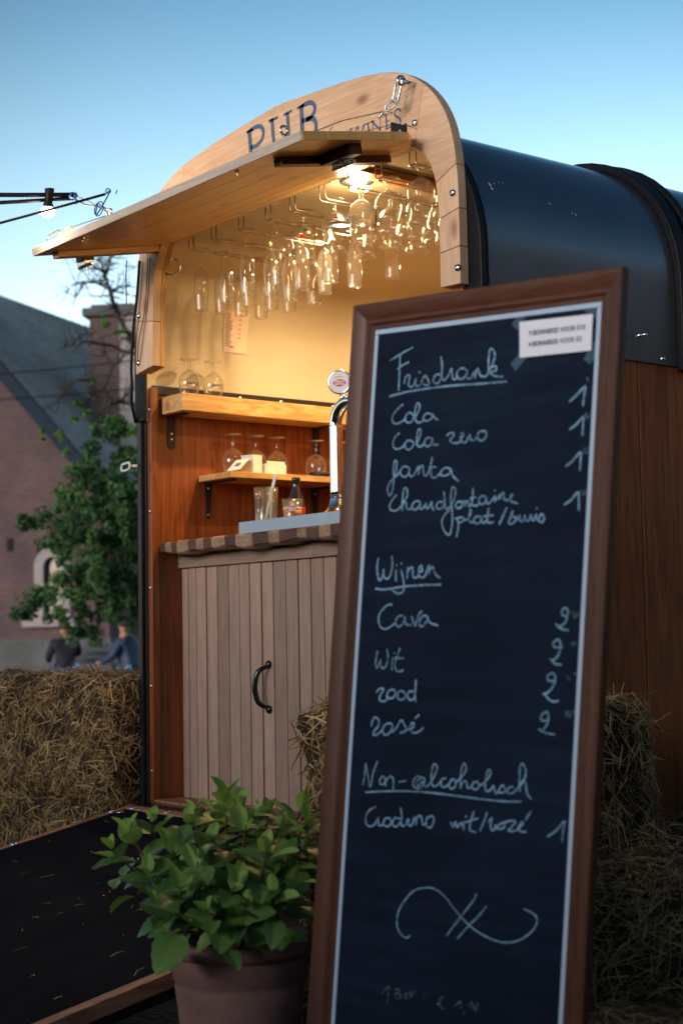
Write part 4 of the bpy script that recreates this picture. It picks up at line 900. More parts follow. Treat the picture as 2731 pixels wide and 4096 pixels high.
# short back stay, hidden behind the panel, that wedges the board upright
mb = MB(); a_ = bp_(BW/2, -BLN+.55, -.036); b2 = Vector((a_.x, a_.y+.10, .0)); d = (b2-a_); mb.obox((a_+b2)/2, (bU, d.cross(bU), d), (.03, .008, d.length/2)); mb.build('prop_leg', FRAMEW, bd)
CH = {'title':[[(92,-108),(113,-100),(130,-94),(147,-89)],[(116,-99),(117,-126),(118,-165)],[(112,-126),(125,-119),(139,-115)],[(131,-153),(133,-143),(138,-139),(144,-140),(143,-149),(142,-156),(146,-160),(152,-160),(157,-155),(160,-146),(160,-155),(164,-161),(170,-159),(176,-151),(182,-142),(188,-148),(193,-155),(192,-160),(185,-160),(180,-158)],[(167,-135),(169,-136)],[(218,-144),(210,-142),(204,-149),(204,-155),(210,-159),(217,-157),(222,-149)],[(219,-112),(223,-128),(223,-145),(228,-154),(235,-151),(242,-142),(246,-134),(248,-144),(251,-153),(257,-154),(264,-149)],[(282,-140),(275,-136),(265,-137),(259,-145),(262,-152),(272,-155),(281,-149),(284,-141),(283,-150),(287,-155),(293,-155),(299,-147),(302,-143),(303,-155)],[(303,-151),(306,-142),(309,-139),(311,-145),(316,-152),(323,-154),(330,-153)],[(330,-153),(333,-143),(332,-128),(333,-111),(337,-106),(343,-111),(346,-121),(341,-134),(335,-144),(332,-151)],[(335,-142),(345,-137),(351,-140),(349,-146),(338,-147),(346,-154),(357,-156),(366,-157)],[(96,-175),(143,-169),(203,-166),(260,-165),(316,-166),(375,-166)],[(131,-192),(122,-197),(109,-208),(106,-218),(111,-225),(121,-226),(134,-222),(140,-217)],[(156,-210),(147,-208),(140,-214),(141,-223),(150,-226),(158,-222),(160,-214),(156,-210)],[(160,-218),(169,-211),(174,-199),(171,-192),(166,-193),(163,-204),(164,-218),(170,-226),(178,-227),(186,-222)],[(202,-213),(194,-211),(186,-215),(185,-222),(194,-225),(203,-222),(207,-216),(205,-212),(211,-219),(220,-224)],[(126,-244),(115,-252),(112,-263),(116,-271),(125,-273),(138,-269),(142,-263)],[(160,-260),(150,-258),(143,-264),(145,-272),(154,-275),(162,-270),(164,-263),(160,-260)],[(170,-266),(176,-258),(181,-246),(178,-239),(174,-240),(172,-251),(172,-263),(177,-270),(184,-270),(192,-264)],[(208,-257),(200,-255),(192,-259),(192,-267),(200,-271),(208,-266),(210,-258),(211,-264),(216,-269),(224,-268)],[(245,-253),(251,-249),(259,-249),(261,-254),(254,-260),(254,-264),(262,-267),(273,-267),(281,-262)],[(276,-258),(280,-258),(284,-254),(283,-250),(279,-251),(278,-259),(281,-265),(289,-267),(295,-260),(299,-254),(300,-259),(304,-264),(312,-263),(316,-257),(320,-250),(330,-249),(336,-251),(336,-259),(329,-265),(321,-264),(317,-258)]],'drinks':[[(120,-326),(133,-316),(136,-314)],[(120,-326),(117,-312),(118,-297),(122,-294),(125,-298),(124,-314),(120,-327),(119,-344),(114,-357),(110,-357),(105,-346),(110,-334),(121,-325),(134,-314)],[(154,-307),(144,-305),(136,-311),(138,-321),(147,-324),(156,-319),(158,-308),(158,-319),(165,-324),(173,-317),(181,-305),(181,-320)],[(181,-313),(187,-306),(191,-306),(194,-320),(200,-323),(206,-316),(211,-301),(212,-291)],[(212,-291),(210,-310),(214,-325),(223,-327),(231,-322),(238,-315)],[(206,-309),(222,-308)],[(257,-312),(247,-310),(237,-315),(236,-323),(247,-324),(257,-320),(259,-313),(264,-324),(278,-334)],[(129,-357),(119,-366),(113,-376),(118,-384),(130,-385),(141,-379),(146,-370)],[(146,-370),(156,-360),(155,-347),(149,-344),(146,-351),(145,-370),(146,-385)],[(146,-378),(150,-370),(155,-371),(157,-381),(164,-383),(172,-377)],[(188,-369),(179,-368),(170,-375),(172,-383),(181,-383),(188,-377),(190,-370),(190,-380),(195,-383),(203,-375),(204,-372),(205,-380),(210,-381),(218,-370),(219,-379),(224,-385)],[(245,-371),(236,-370),(230,-375),(232,-382),(242,-382),(248,-375)],[(246,-353),(249,-369),(251,-381),(257,-382),(264,-377),(272,-363),(273,-349),(267,-345),(264,-348),(263,-369),(267,-381),(270,-406),(267,-425),(262,-428),(252,-421),(245,-406),(250,-394),(262,-384)],[(284,-370),(277,-372),(276,-378),(282,-382),(290,-378),(290,-371),(284,-370)],[(291,-373),(296,-369),(297,-378)],[(297,-373),(303,-369),(306,-378),(312,-375)],[(314,-348),(314,-361),(313,-374),(320,-378),(327,-376)],[(309,-365),(321,-363)],[(343,-362),(335,-361),(329,-366),(331,-374),(339,-375),(345,-368),(345,-363),(347,-373),(352,-374),(359,-368),(365,-361),(365,-371)],[(363,-352),(364,-352)],[(365,-371),(373,-362),(375,-359),(376,-366)],[(374,-366),(380,-358),(383,-356),(385,-366),(393,-369),(400,-365),(404,-359),(400,-362),(402,-371),(415,-374)],[(282,-400),(285,-414),(282,-431)],[(277,-400),(285,-398),(295,-398),(295,-404),(286,-407)],[(295,-403),(307,-400),(312,-390),(311,-383),(309,-390),(309,-402),(315,-407),(321,-402)],[(335,-397),(326,-396),(320,-401),(322,-407),(331,-408),(337,-402),(337,-398),(339,-406),(344,-407),(350,-400),(352,-382),(350,-400),(354,-407),(364,-406)],[(341,-396),(363,-394)],[(392,-382),(386,-394),(378,-409)],[(406,-387),(402,-398),(398,-406),(405,-409),(414,-402),(415,-398),(408,-397)],[(415,-402),(420,-398),(421,-394),(423,-402),(428,-405),(432,-398),(433,-394),(435,-402),(442,-403),(446,-393),(448,-401),(453,-402),(457,-392),(459,-401),(464,-400),(467,-393),(473,-395),(474,-402),(470,-406),(463,-404)],[(457,-383),(458,-383)]],'prices':[[(514,-208),(528,-198),(544,-185),(543,-200),(542,-216)],[(518,-254),(531,-246),(543,-235),(544,-250),(544,-265)],[(514,-314),(527,-306),(542,-292),(543,-307),(543,-322)],[(515,-377),(528,-370),(541,-357),(544,-370),(545,-386)],[(533,-559),(526,-557),(522,-554),(524,-547),(530,-545),(534,-548),(534,-556),(532,-565),(526,-572),(519,-575)],[(511,-571),(517,-576),(525,-579),(537,-580)],[(527,-608),(514,-609),(508,-606),(509,-601),(517,-596),(522,-600),(523,-610),(519,-622),(511,-629),(503,-629)],[(506,-629),(513,-635),(518,-636),(527,-636)],[(517,-662),(507,-664),(500,-661),(501,-654),(509,-651),(515,-654),(516,-663),(511,-674),(503,-682),(493,-686)],[(497,-686),(505,-693),(515,-696),(525,-694)],[(508,-726),(497,-729),(491,-726),(493,-719),(502,-714),(506,-718),(506,-728),(502,-738),(497,-742)],[(488,-743),(497,-746),(508,-748),(521,-748)]],'faint':[[(548,-171),(548,-174),(551,-178)],[(565,-172),(568,-169)],[(548,-230),(550,-235),(553,-238),(556,-234),(552,-230),(549,-231)],[(558,-232),(559,-230),(563,-230),(565,-234),(561,-235)],[(565,-234),(567,-229)],[(548,-287),(547,-291),(551,-295),(555,-292),(552,-287)],[(556,-292),(558,-287),(562,-291),(566,-291),(568,-286)],[(547,-355),(550,-360),(554,-361),(557,-356),(551,-355)],[(558,-358),(562,-355),(565,-358),(570,-357)],[(542,-551),(545,-559),(551,-558),(549,-554),(545,-553),(548,-550),(543,-550)],[(553,-556),(555,-551),(560,-551),(557,-556)],[(545,-601),(548,-599),(554,-600),(551,-606),(547,-602)],[(540,-652),(541,-657),(546,-659)],[(554,-649),(558,-648),(561,-651),(564,-645),(567,-648)],[(542,-711),(544,-719),(550,-717),(548,-710),(543,-710)],[(555,-712),(557,-708),(560,-710),(562,-704),(565,-707),(568,-700),(571,-703)],[(560,-884),(564,-886),(569,-879),(561,-882)],[(570,-883),(574,-877),(578,-880)]],'wines':[[(93,-472),(91,-488),(96,-508),(101,-512),(106,-504),(108,-491),(110,-504),(118,-509),(126,-502),(130,-484),(127,-468)],[(140,-493),(141,-512)],[(140,-483),(141,-484)],[(152,-480),(153,-481)],[(153,-492),(159,-507),(163,-523),(158,-532),(147,-534),(134,-529)],[(169,-487),(169,-506)],[(168,-494),(177,-487),(181,-488),(183,-502),(190,-505),(199,-500)],[(199,-494),(204,-493),(204,-486),(201,-483),(197,-488),(197,-499),(204,-504),(213,-500),(219,-485),(222,-483),(222,-497)],[(222,-492),(229,-484),(234,-492),(240,-499),(248,-503)],[(91,-527),(114,-528),(155,-522),(197,-518),(252,-515)],[(135,-555),(125,-555),(109,-567),(103,-581),(109,-595),(122,-599),(135,-594),(146,-587)],[(163,-573),(155,-574),(147,-582),(150,-591),(158,-593),(167,-584),(169,-574),(171,-586),(178,-589),(186,-588)],[(185,-573),(191,-582),(196,-590),(200,-578),(204,-568),(210,-563)],[(222,-571),(214,-571),(206,-580),(208,-589),(215,-589),(223,-580),(225,-572),(228,-580),(237,-584),(251,-586)],[(106,-640),(103,-655),(104,-667),(108,-669),(113,-660),(115,-654),(117,-666),(125,-669),(131,-662),(133,-648),(130,-636)],[(145,-650),(145,-670)],[(148,-640),(149,-641)],[(162,-631),(157,-644),(152,-661),(157,-671),(166,-672),(173,-669)],[(151,-649),(172,-648)],[(110,-713),(116,-707),(125,-705),(127,-708),(121,-716),(118,-724),(124,-728),(135,-726),(140,-718)],[(149,-705),(140,-709),(136,-718),(142,-722),(153,-719),(157,-712),(155,-706),(149,-705)],[(177,-706),(167,-707),(162,-715),(168,-721),(178,-720),(183,-713),(177,-706)],[(200,-705),(192,-705),(188,-712),(192,-719),(201,-719),(207,-711)],[(206,-684),(206,-702),(206,-715),(209,-721)],[(102,-774),(105,-763),(111,-758),(120,-762),(120,-772),(111,-782),(108,-789),(116,-789),(128,-781),(134,-773)],[(148,-765),(138,-768),(132,-776),(134,-785),(144,-786),(153,-777),(155,-768),(148,-765)],[(156,-780),(166,-771),(176,-757),(185,-765),(190,-772),(185,-777),(177,-778),(177,-779),(191,-773),(199,-769)],[(200,-771),(207,-766),(207,-759),(202,-760),(199,-768),(202,-775),(212,-776),(224,-771),(230,-765)],[(210,-751),(218,-744)]],'alcoholfree':[[(90,-881),(93,-861),(94,-842),(101,-863),(109,-883),(114,-858),(123,-835)],[(137,-860),(132,-868),(134,-874),(144,-872),(144,-862),(137,-860)],[(147,-863),(147,-876)],[(148,-867),(157,-858),(165,-861),(167,-879)],[(181,-865),(196,-861)],[(237,-851),(223,-850),(214,-861),(219,-870),(232,-869),(241,-859),(240,-851),(231,-853),(222,-860),(226,-866),(237,-858),(240,-862),(247,-865),(258,-855)],[(256,-858),(266,-841),(269,-829),(263,-824),(258,-831),(257,-850),(262,-862),(271,-860),(280,-851)],[(290,-846),(282,-848),(281,-858),(288,-861),(299,-854),(303,-846)],[(306,-846),(299,-854),(305,-862),(314,-855),(313,-846),(306,-845)],[(313,-850),(327,-839),(336,-825),(331,-816),(326,-823),(324,-842),(326,-858)],[(326,-854),(333,-845),(339,-847),(341,-855),(348,-854),(355,-844)],[(362,-842),(353,-847),(353,-855),(363,-855),(367,-848),(362,-842)],[(367,-849),(381,-840),(391,-826),(388,-820),(383,-824),(380,-846),(384,-856),(393,-852),(399,-845),(402,-854),(407,-856),(415,-844),(420,-842),(425,-850),(419,-854),(412,-854)],[(440,-842),(434,-843),(429,-849),(434,-854),(446,-848),(454,-838),(465,-823),(465,-810),(458,-802),(453,-809),(454,-832),(456,-847)],[(456,-839),(462,-830),(467,-833),(471,-848),(480,-856)],[(98,-893),(179,-881),(256,-874),(348,-871),(418,-868),(459,-863)],[(125,-916),(108,-926),(102,-942),(109,-951),(123,-949),(134,-935),(135,-933)],[(134,-935),(137,-946),(145,-945),(151,-933)],[(161,-930),(150,-934),(149,-944),(161,-945),(167,-936),(161,-930)],[(187,-928),(175,-929),(170,-940),(180,-943),(190,-933)],[(188,-909),(192,-924),(192,-938),(201,-938),(208,-925),(210,-936),(218,-934),(223,-920),(228,-934),(228,-922),(236,-916),(241,-923),(243,-931),(251,-927)],[(263,-913),(252,-919),(252,-931),(262,-933),(269,-922),(267,-914),(261,-913)],[(308,-918),(314,-925),(319,-915),(323,-924),(331,-915),(334,-921),(338,-912),(338,-926)],[(341,-903),(342,-904)],[(359,-893),(353,-910),(352,-924),(365,-926)],[(341,-913),(368,-903)],[(388,-891),(383,-904),(375,-922)],[(393,-905),(400,-897),(397,-912),(403,-918),(409,-908),(411,-915),(416,-907),(424,-902),(428,-908),(418,-914)],[(424,-903),(433,-899),(445,-896),(450,-898),(440,-909),(436,-914),(452,-911),(459,-903)],[(459,-905),(467,-898),(463,-896),(459,-903),(461,-911),(474,-910)],[(471,-891),(481,-876)],[(518,-911),(535,-899),(551,-882),(549,-896),(548,-915)]],'flourish':[[(229,-1123),(220,-1128),(207,-1124),(197,-1112),(197,-1090),(209,-1069),(231,-1046),(258,-1036),(279,-1034),(303,-1042),(328,-1060),(353,-1075),(376,-1085),(405,-1092),(436,-1094),(465,-1087),(488,-1073),(503,-1057),(506,-1043),(496,-1036),(478,-1033)],[(375,-1027),(367,-1041),(344,-1069),(314,-1106)],[(398,-1043),(380,-1064),(363,-1080),(338,-1107)]],'coupon':[[(171,-1233),(186,-1219),(184,-1246)],[(204,-1218),(204,-1233)],[(202,-1220),(211,-1217),(213,-1221),(204,-1225),(216,-1226),(214,-1232),(204,-1234)],[(228,-1220),(225,-1225),(228,-1229),(231,-1224),(228,-1220)],[(237,-1227),(237,-1216),(243,-1223),(247,-1213)],[(267,-1215),(272,-1213)],[(268,-1222),(270,-1223)],[(316,-1207),(307,-1213),(306,-1222),(311,-1226),(318,-1226)],[(303,-1218),(313,-1214)],[(301,-1223),(312,-1219)],[(342,-1217),(354,-1207),(356,-1217)],[(364,-1221),(363,-1226)],[(372,-1211),(379,-1202),(381,-1216)],[(390,-1201),(385,-1206),(388,-1214),(392,-1209),(390,-1201)]]}
names = {'title': 'white chalk heading Frisdrank with Cola and Cola zero', 'drinks': 'chalk lines for the other soft drinks', 'prices': 'chalk price numerals at the right', 'faint': 'half rubbed-out small chalk notes beside the prices', 'wines': 'chalk heading Wijnen with the wines', 'alcoholfree': 'chalk heading Non-alcoholisch with one line below', 'flourish': 'thin chalk flourish crossed by two strokes', 'coupon': 'faint chalk line with the coupon price'}
wds = {'title': .0034, 'drinks': .0032, 'prices': .0034, 'faint': .0028, 'wines': .0036, 'alcoholfree': .0030, 'flourish': .0025, 'coupon': .0024}
random.seed(21)
def words_of(ss):
    """strokes whose boxes touch belong to one written word"""
    bx = [[min(p[0] for p in q)-5, min(p[1] for p in q)-3, max(p[0] for p in q)+5, max(p[1] for p in q)+3] for q in ss]; par = list(range(len(ss)))
    def fd(i):
        while par[i] != i: i = par[i]
        return i
    for i in range(len(ss)):
        for j in range(i):
            A_, B_ = bx[i], bx[j]
            if A_[0] < B_[2] and B_[0] < A_[2] and A_[1] < B_[3] and B_[1] < A_[3]: par[fd(i)] = fd(j)
    out = {}
    for i, q in enumerate(ss): out.setdefault(fd(i), []).append(q)
    return list(out.values())
for g_, ss in CH.items():
    for wd in words_of(ss):
        mb = MB()
        for i, s_ in enumerate(wd): mb.ribbon([Vector((a/1000, b/1000)) for a, b in s_], wds[g_], BTL, bU, bV, bN, lift=-.0117+.00002*(i % 8), jit=.22)
        mb.build('chalk_word', FAINT if g_ in ('faint', 'coupon') else CHALK, bd)
# taped notice
nt2 = root('taped_notice', 'small white printed notice taped to the top right of the chalkboard', 'notice', tuple(bp_(.475, -.13, -.010)))
def pz(u, v, h): return bp_(u, v, -.0112+h)
mb = MB(); mb.add([pz(.398, -.0660, .0012), pz(.5535, -.0675, .0018), pz(.5550, -.1275, .0028), pz(.403, -.1275, .0010)], [(0, 3, 2, 1)]); mb.build('sheet', PAPER, nt2)
for (u, v, a, l) in ((.397, -.063, .9, .030), (.554, -.063, -.62, .040), (.400, -.133, .75, .030), (.555, -.131, 1.0, .034)):
    mb = MB(); d = Vector((cos(a), sin(a))); e = Vector((-sin(a), cos(a))); vs = [pz(u+d.x*sx*l/2+e.x*sy*.009/1, v+d.y*sx*l/2+e.y*sy*.009, .0004) for sx, sy in ((-1, -1), (1, -1), (1, 1), (-1, 1))]
    if a == -.55: vs = [pz(u+d.x*sx*l/2+e.x*sy*.009+.004, v+d.y*sx*l/2+e.y*sy*.009, .0004) for sx, sy in ((-1, -1), (1, -1), (1, 1), (-1, 1))]
    mb.add(vs, [(0, 1, 2, 3)]); mb.build('tape', TAPE, nt2)
for t, v_ in (('9 BONNEKES VOOR €10', -.088), ('4 BONNEKES VOOR €5', -.107)):
    v, f = text_mesh(t, .0118, .0002)
    x0 = min(p[0] for p in v); mb = MB(); mb.add([pz(.4225+(p[0]-x0)*.92, v_+p[1], .0032) for p in v], f); mb.build('printed_line', INKSOFT, nt2, label='printed line reading %s' % t)

# ================================================================== FLOWER POT AND HYDRANGEA
PX, PY = 2.08, -1.04
pot = root('flower_pot', 'round terracotta-coloured flower pot with a thick rolled rim beside the ramp', 'flower pot', (PX, PY, 0))
PS = 1.13
pp = [(0, .004), (.098, .0), (.104, .006), (.132, .23), (.137, .262), (.134, .270), (.140, .275), (.143, .318)]
pp = [(r_, z_*PS) for r_, z_ in pp]
child(MB().lathe(pp, (0, 0, 0), 64), 'pot_body', TERRA, pot, smooth_=True)
child(MB().lathe([(r_, z_+.0413) for r_, z_ in [(.143, .318), (.154, .321), (.160, .329), (.161, .339), (.157, .350), (.149, .356), (.140, .354), (.135, .345), (.132, .30), (.125, .25)]], (0, 0, 0), 64), 'rolled_rim', TERRA, pot, smooth_=True)
child(MB().lathe([(.1325, .342), (.06, .354), (0, .358)], (0, 0, 0), 32), 'soil', SOIL, pot, smooth_=True)
def leafmat(name, c1, c2, cv):
    m, nt, b = newmat(name); L = nt.links.new; at = N(nt, 'ShaderNodeAttribute', attribute_name='tint'); oi = N(nt, 'ShaderNodeObjectInfo'); tc = N(nt, 'ShaderNodeTexCoord')
    r = ramp(nt, [(0, c1), (1, c2)]); L(oi.outputs['Random'], r.inputs[0]); n = N(nt, 'ShaderNodeTexNoise', Scale=45.0, Detail=4.0); L(tc.outputs['Object'], n.inputs[0])
    mx = N(nt, 'ShaderNodeMix', data_type='RGBA'); mx.inputs[7].default_value = (*cv, 1); L(r.outputs[0], mx.inputs[6])
    m1 = N(nt, 'ShaderNodeMath', operation='MULTIPLY_ADD'); m1.inputs[1].default_value = .75; L(at.outputs['Fac'], m1.inputs[0])
    m2 = N(nt, 'ShaderNodeMapRange'); m2.inputs[1].default_value = .35; m2.inputs[2].default_value = .75; m2.inputs[3].default_value = -.1; m2.inputs[4].default_value = .25; L(n.outputs['Fac'], m2.inputs[0]); L(m2.outputs[0], m1.inputs[2]); L(m1.outputs[0], mx.inputs[0]); L(mx.outputs[2], b.inputs['Base Color'])
    b.inputs['Roughness'].default_value = .42; b.inputs['Specular IOR Level'].default_value = .4
    tr = N(nt, 'ShaderNodeBsdfTranslucent'); L(mx.outputs[2], tr.inputs[0]); ms_ = N(nt, 'ShaderNodeMixShader'); ms_.inputs[0].default_value = .28; out = nt.nodes['Material Output']; L(b.outputs[0], ms_.inputs[1]); L(tr.outputs[0], ms_.inputs[2]); L(ms_.outputs[0], out.inputs[0])
    return m
LEAFM = leafmat('hydrangea_leaf', (.045, .15, .05), (.17, .31, .07), (.22, .33, .08))
LEAFY = leafmat('young_hydrangea_leaf', (.18, .36, .06), (.28, .46, .10), (.30, .40, .12))
def leaf_mesh(name, mat, seed, wfac=.62, cup=.18, droop=.35):
    random.seed(seed); n = 12; W = 4; vs = []; cs = []
    for i in range(n+1):
        t = i/n; wdt = wfac*.5*(sin(pi*min(1, t**.86))**.62)*(1-.08*t); wdt = max(wdt, .004)
        wdt *= 1+(.05 if i % 2 else -.03)
        for j in range(-W, W+1):
            q = j/W; x = t; y = q*wdt; z = -cup*0 + cup*abs(q)*wdt*1.6 - droop*t*t*.6 + .012*sin(t*26)*abs(q) + .03*sin(t*5+seed)*q
            vs.append((x-.0, y, z)); cs.append(.9 if (j == 0) else (.35 if (i+abs(j)) % 4 == 0 else .1))
    m = 2*W+1; fs = [(i*m+j, (i+1)*m+j, (i+1)*m+j+1, i*m+j+1) for i in range(n) for j in range(m-1)]
    me = bpy.data.meshes.new(name); me.from_pydata(vs, [], fs); me.update(); me.polygons.foreach_set('use_smooth', [True]*len(fs)); at = me.color_attributes.new('tint', 'FLOAT_COLOR', 'POINT')
    fl = []
    for c in cs: fl += [c, c, c, 1]
    at.data.foreach_set('color', fl); me.materials.append(mat); return me
LM = [leaf_mesh('leaf', LEAFM, s, .74+.06*(s % 3), .16+.05*(s % 2), .30+.16*(s % 4)) for s in range(5)]; LY = [leaf_mesh('young_leaf', LEAFY, s+9, .62, .3, .12) for s in range(2)]
hyd = root('hydrangea_plant', 'leafy green hydrangea bush without flowers growing in the pot', 'plant', (PX, PY, .354))
WORLD[hyd.name] = Vector((PX, PY, .354))
TIPS = [(2.029,-1.22,0.634,1),(2.042,-1.28,0.596,1.1),(1.975,-1.28,0.559,0.9),(1.982,-1.038,0.642,0.8),(2.085,-1.073,0.68,1.2),(2.145,-1.075,0.662,1.1),(2.095,-0.974,0.641,0.9),(2.179,-0.949,0.65,1.1),(2.265,-0.997,0.612,1.1),(2.189,-1.095,0.614,1.2),(2.034,-1.128,0.599,1),(2.136,-1.239,0.575,1.1),(2.209,-1.225,0.556,1),(2.102,-1.271,0.489,1),(2.224,-1.276,0.475,1.1),(2.293,-1.194,0.515,1.0),(2.292,-1.12,0.566,1.1),(2.274,-1.059,0.541,1.1),(2.325,-1.07,0.501,1.1),(2.333,-1.135,0.463,1),(2.298,-1.178,0.439,0.9),(2.255,-1.231,0.432,0.9),(2.16,-1.271,0.432,0.9),(2.139,-1.153,0.576,1),(2.229,-1.042,0.604,1),(2.069,-1.075,0.529,1),(2.023,-0.965,0.485,1),(2.033,-0.878,0.543,1),(1.933,-1.076,0.459,1),(2.013,-0.817,0.496,0.9),(1.96,-0.897,0.595,1),(1.9,-0.973,0.587,1),(2.152,-1.121,0.446,1),(1.914,-1.039,0.613,0.8)]
random.seed(31)
lc = 0
for ti, (tx, ty, tz, s_) in enumerate(TIPS):
    tip = Vector((tx-PX, ty-PY, tz-.354+.022*(1 if tz < .62 else 0)+(.03 if tz < .5 else 0))); base = Vector((random.uniform(-.07, .07), random.uniform(-.07, .07), -.012))
    mid = base.lerp(tip, .5)+Vector((tip.x*.10, tip.y*.10, .02)); 
    P_ = smooth([base, mid, tip], 4); mb = MB(); mb.tube(P_, [.0042-.0022*k/(len(P_)-1) for k in range(len(P_))], 6)
    o = mb.build('stem', STEM, None, smooth_=True); o.parent = hyd; o.location = (0, 0, 0)
    d = (tip-mid).normalized(); d = (d+Vector((0, 0, .8))).normalized(); ph = random.uniform(0, pi)
    for lev in range(4):
        nl = 2; base_p = tip - d*(.0+.016*lev+.006*lev*lev)
        if base_p.z < .01 and lev > 2: continue
        for kk in range(nl):
            if lc > 285: continue
            a = ph + lev*pi/2*1.06 + kk*pi + random.uniform(-.25, .25)
            el = [1.05, .6, .28, .05][lev] + random.uniform(-.15, .15)
            sz = s_*(.78 if tz < .47 and lev > 1 else 1)*[.042, .062, .074, .072][lev]*random.uniform(.85, 1.12)
            ax = d.orthogonal().normalized(); ay = d.cross(ax); out = (ax*cos(a)+ay*sin(a)); dirv = (out*cos(el)+d*sin(el)).normalized()
            side = d.cross(dirv).normalized(); up = dirv.cross(side).normalized()
            side = -side if up.z < 0 else side; up = dirv.cross(side).normalized()
            if up.z < 0: up = -up; side = -side
            M3 = Matrix((dirv, up.cross(dirv), up)).transposed()
            me = random.choice(LY) if (lev == 0 or (lev == 1 and random.random() < .35)) else random.choice(LM)
            lf = bpy.data.objects.new('leaf', me); col.objects.link(lf); lf.parent = hyd
            lf.matrix_local = Matrix.Translation(base_p+dirv*.006) @ M3.to_4x4() @ Matrix.Rotation(random.uniform(-.3, .3), 4, 'X') @ Matrix.Scale(sz, 4); lc += 1
print('leaves', lc)

# ================================================================== HAY BALES
STRAW = tintmat('straw_strands', (.065, .028, .009), (.84, .56, .25), .7, .25)
HAYCORE = plain('packed_hay', (.022, .013, .007), .95, noise=.5, nscale=35, bump=.8, bscale=70)
TWINE = plain('baling_twine', (.12, .10, .06), .8)
def bale_core(sx, sy, sz, rnd, seed):
    """lumpy rounded block"""
    random.seed(seed); bm = bmesh.new(); bmesh.ops.create_cube(bm, size=1); bmesh.ops.subdivide_edges(bm, edges=bm.edges[:], cuts=9, use_grid_fill=True)
    from mathutils import noise as mn_
    h = Vector((sx/2, sy/2, sz/2))
    for v in bm.verts:
        p = Vector((v.co.x*sx, v.co.y*sy, v.co.z*sz)); q = Vector([max(-(hh-rnd), min(hh-rnd, c)) for c, hh in zip(p, h)]); d = p-q
        if d.length > 1e-6: p = q+d.normalized()*min(d.length, rnd)
        ax_ = p.x if sx > sy else p.y; nz = mn_.noise(p*6+Vector((seed*3.1, 0, 0)))*.034 + mn_.noise(p*16+Vector((seed, 5, 0)))*.016 - .010*abs(sin(ax_*26+mn_.noise(p*5)*2.5))**6
        v.co = p + (p.normalized())*nz + Vector((0, 0, h.z))
    fs = [(tuple(v.index for v in f.verts)) for f in bm.faces]; bm.verts.ensure_lookup_table(); vs = [tuple(v.co) for v in bm.verts]
    bm.free(); return vs, fs
def straw_on(vs, fs, count, seed, lmin=.03, lmax=.11, fly=.12):
    random.seed(seed); mb = MB(); V = [Vector(v) for v in vs]; cum = []; t = 0; info = []
    for f in fs:
        a, b, c, d = [V[i] for i in f]; n = (b-a).cross(d-a); ar = n.length; n.normalize(); t += ar; cum.append(t); info.append((a, b, c, d, n))
    import bisect
    from mathutils import noise as mz_
    for i in range(count):
        k = bisect.bisect(cum, random.random()*t); k = min(k, len(info)-1); a, b, c, d, n = info[k]; u, v = random.random(), random.random()
        p = a.lerp(b, u).lerp(d.lerp(c, u), v); cl_ = mz_.noise(p*13+Vector((seed, 0, 3)))
        if cl_ < -.12 and random.random() < .55: continue
        tg = (b-a).normalized(); bt = n.cross(tg); 
        hz_ = Vector((n.y, -n.x, 0)); 
        ang = random.gauss(0, .9) + (0 if random.random() < .6 else pi/2)
        base = hz_.normalized() if hz_.length > .3 else tg
        base = (base - n*base.dot(n)).normalized(); bb = n.cross(base)
        dr = base*cos(ang)+bb*sin(ang); out = random.uniform(-.12, .22) if random.random() > fly else random.uniform(.3, 1.0)
        L_ = random.uniform(lmin, lmax)*(1.25 if out > .3 else 1); dr = (dr+n*out).normalized(); w_ = random.choice([.0005, .0008, .0012, .0019])*random.uniform(.8, 1.2)
        sd = dr.cross(n + Vector((random.gauss(0, .5), random.gauss(0, .5), random.gauss(0, .5)))); 
        if sd.length < .05: continue
        sd.normalize(); curl = Vector((random.gauss(0, 1), random.gauss(0, 1), random.gauss(0, 1)))*L_*random.choice([.03, .05, .14])
        p0 = p+n*random.uniform(-.006, .010)-dr*L_*.4; p1 = p0+dr*L_*.5+curl; p2 = p0+dr*L_+curl*random.uniform(-.5, .5)-Vector((0, 0, L_*.08))
        tn = min(1, max(0, random.gauss(.34, .24)+cl_*.5+(.35 if random.random() < .07 else 0)))
        mb.add([p0-sd*w_, p0+sd*w_, p1-sd*w_, p1+sd*w_, p2-sd*w_*.5, p2+sd*w_*.5], [(0, 1, 3, 2), (2, 3, 5, 4)], tn)
    return mb
def make_bale(label, loc, rz, size, rnd=.07, seed=1, count=9000, group='hay bales stacked around the trailer'):
    rt = root('hay_bale', label, 'hay bale', loc, rz, group); vs, fs = bale_core(*size, rnd, seed)
    mb = MB(); mb.add(vs, fs); child(mb, 'bale_body', HAYCORE, rt, smooth_=True)
    s_ = straw_on(vs, fs, count, seed+50); o = s_.build('straw', STRAW, None); o.parent = rt; o.location = (0, 0, 0); o['kind'] = 'stuff'
    for yy in (-.18, .18):
        tw = MB()
        if size[0] > size[1]: tw.tube([(yy, -size[1]/2-.004, .03), (yy, -size[1]/2-.006, size[2]-.02), (yy, -size[1]/2+.05, size[2]+.004), (yy, size[1]/2-.05, size[2]+.004), (yy, size[1]/2+.005, size[2]-.03)], .0016, 5)
        else: tw.tube([(size[0]/2+.004, yy, .03), (size[0]/2+.006, yy, size[2]-.02), (size[0]/2-.05, yy, size[2]+.004), (-size[0]/2+.05, yy, size[2]+.004), (-size[0]/2-.005, yy, size[2]-.03)], .0016, 5)
        child(tw, 'twine', TWINE, rt)
    return rt
make_bale('lower hay bale left of the ramp, under the bale beside the corner post', (-.545, .06, 0), 0, (.95, .44, .44), .06, 1, 16500)
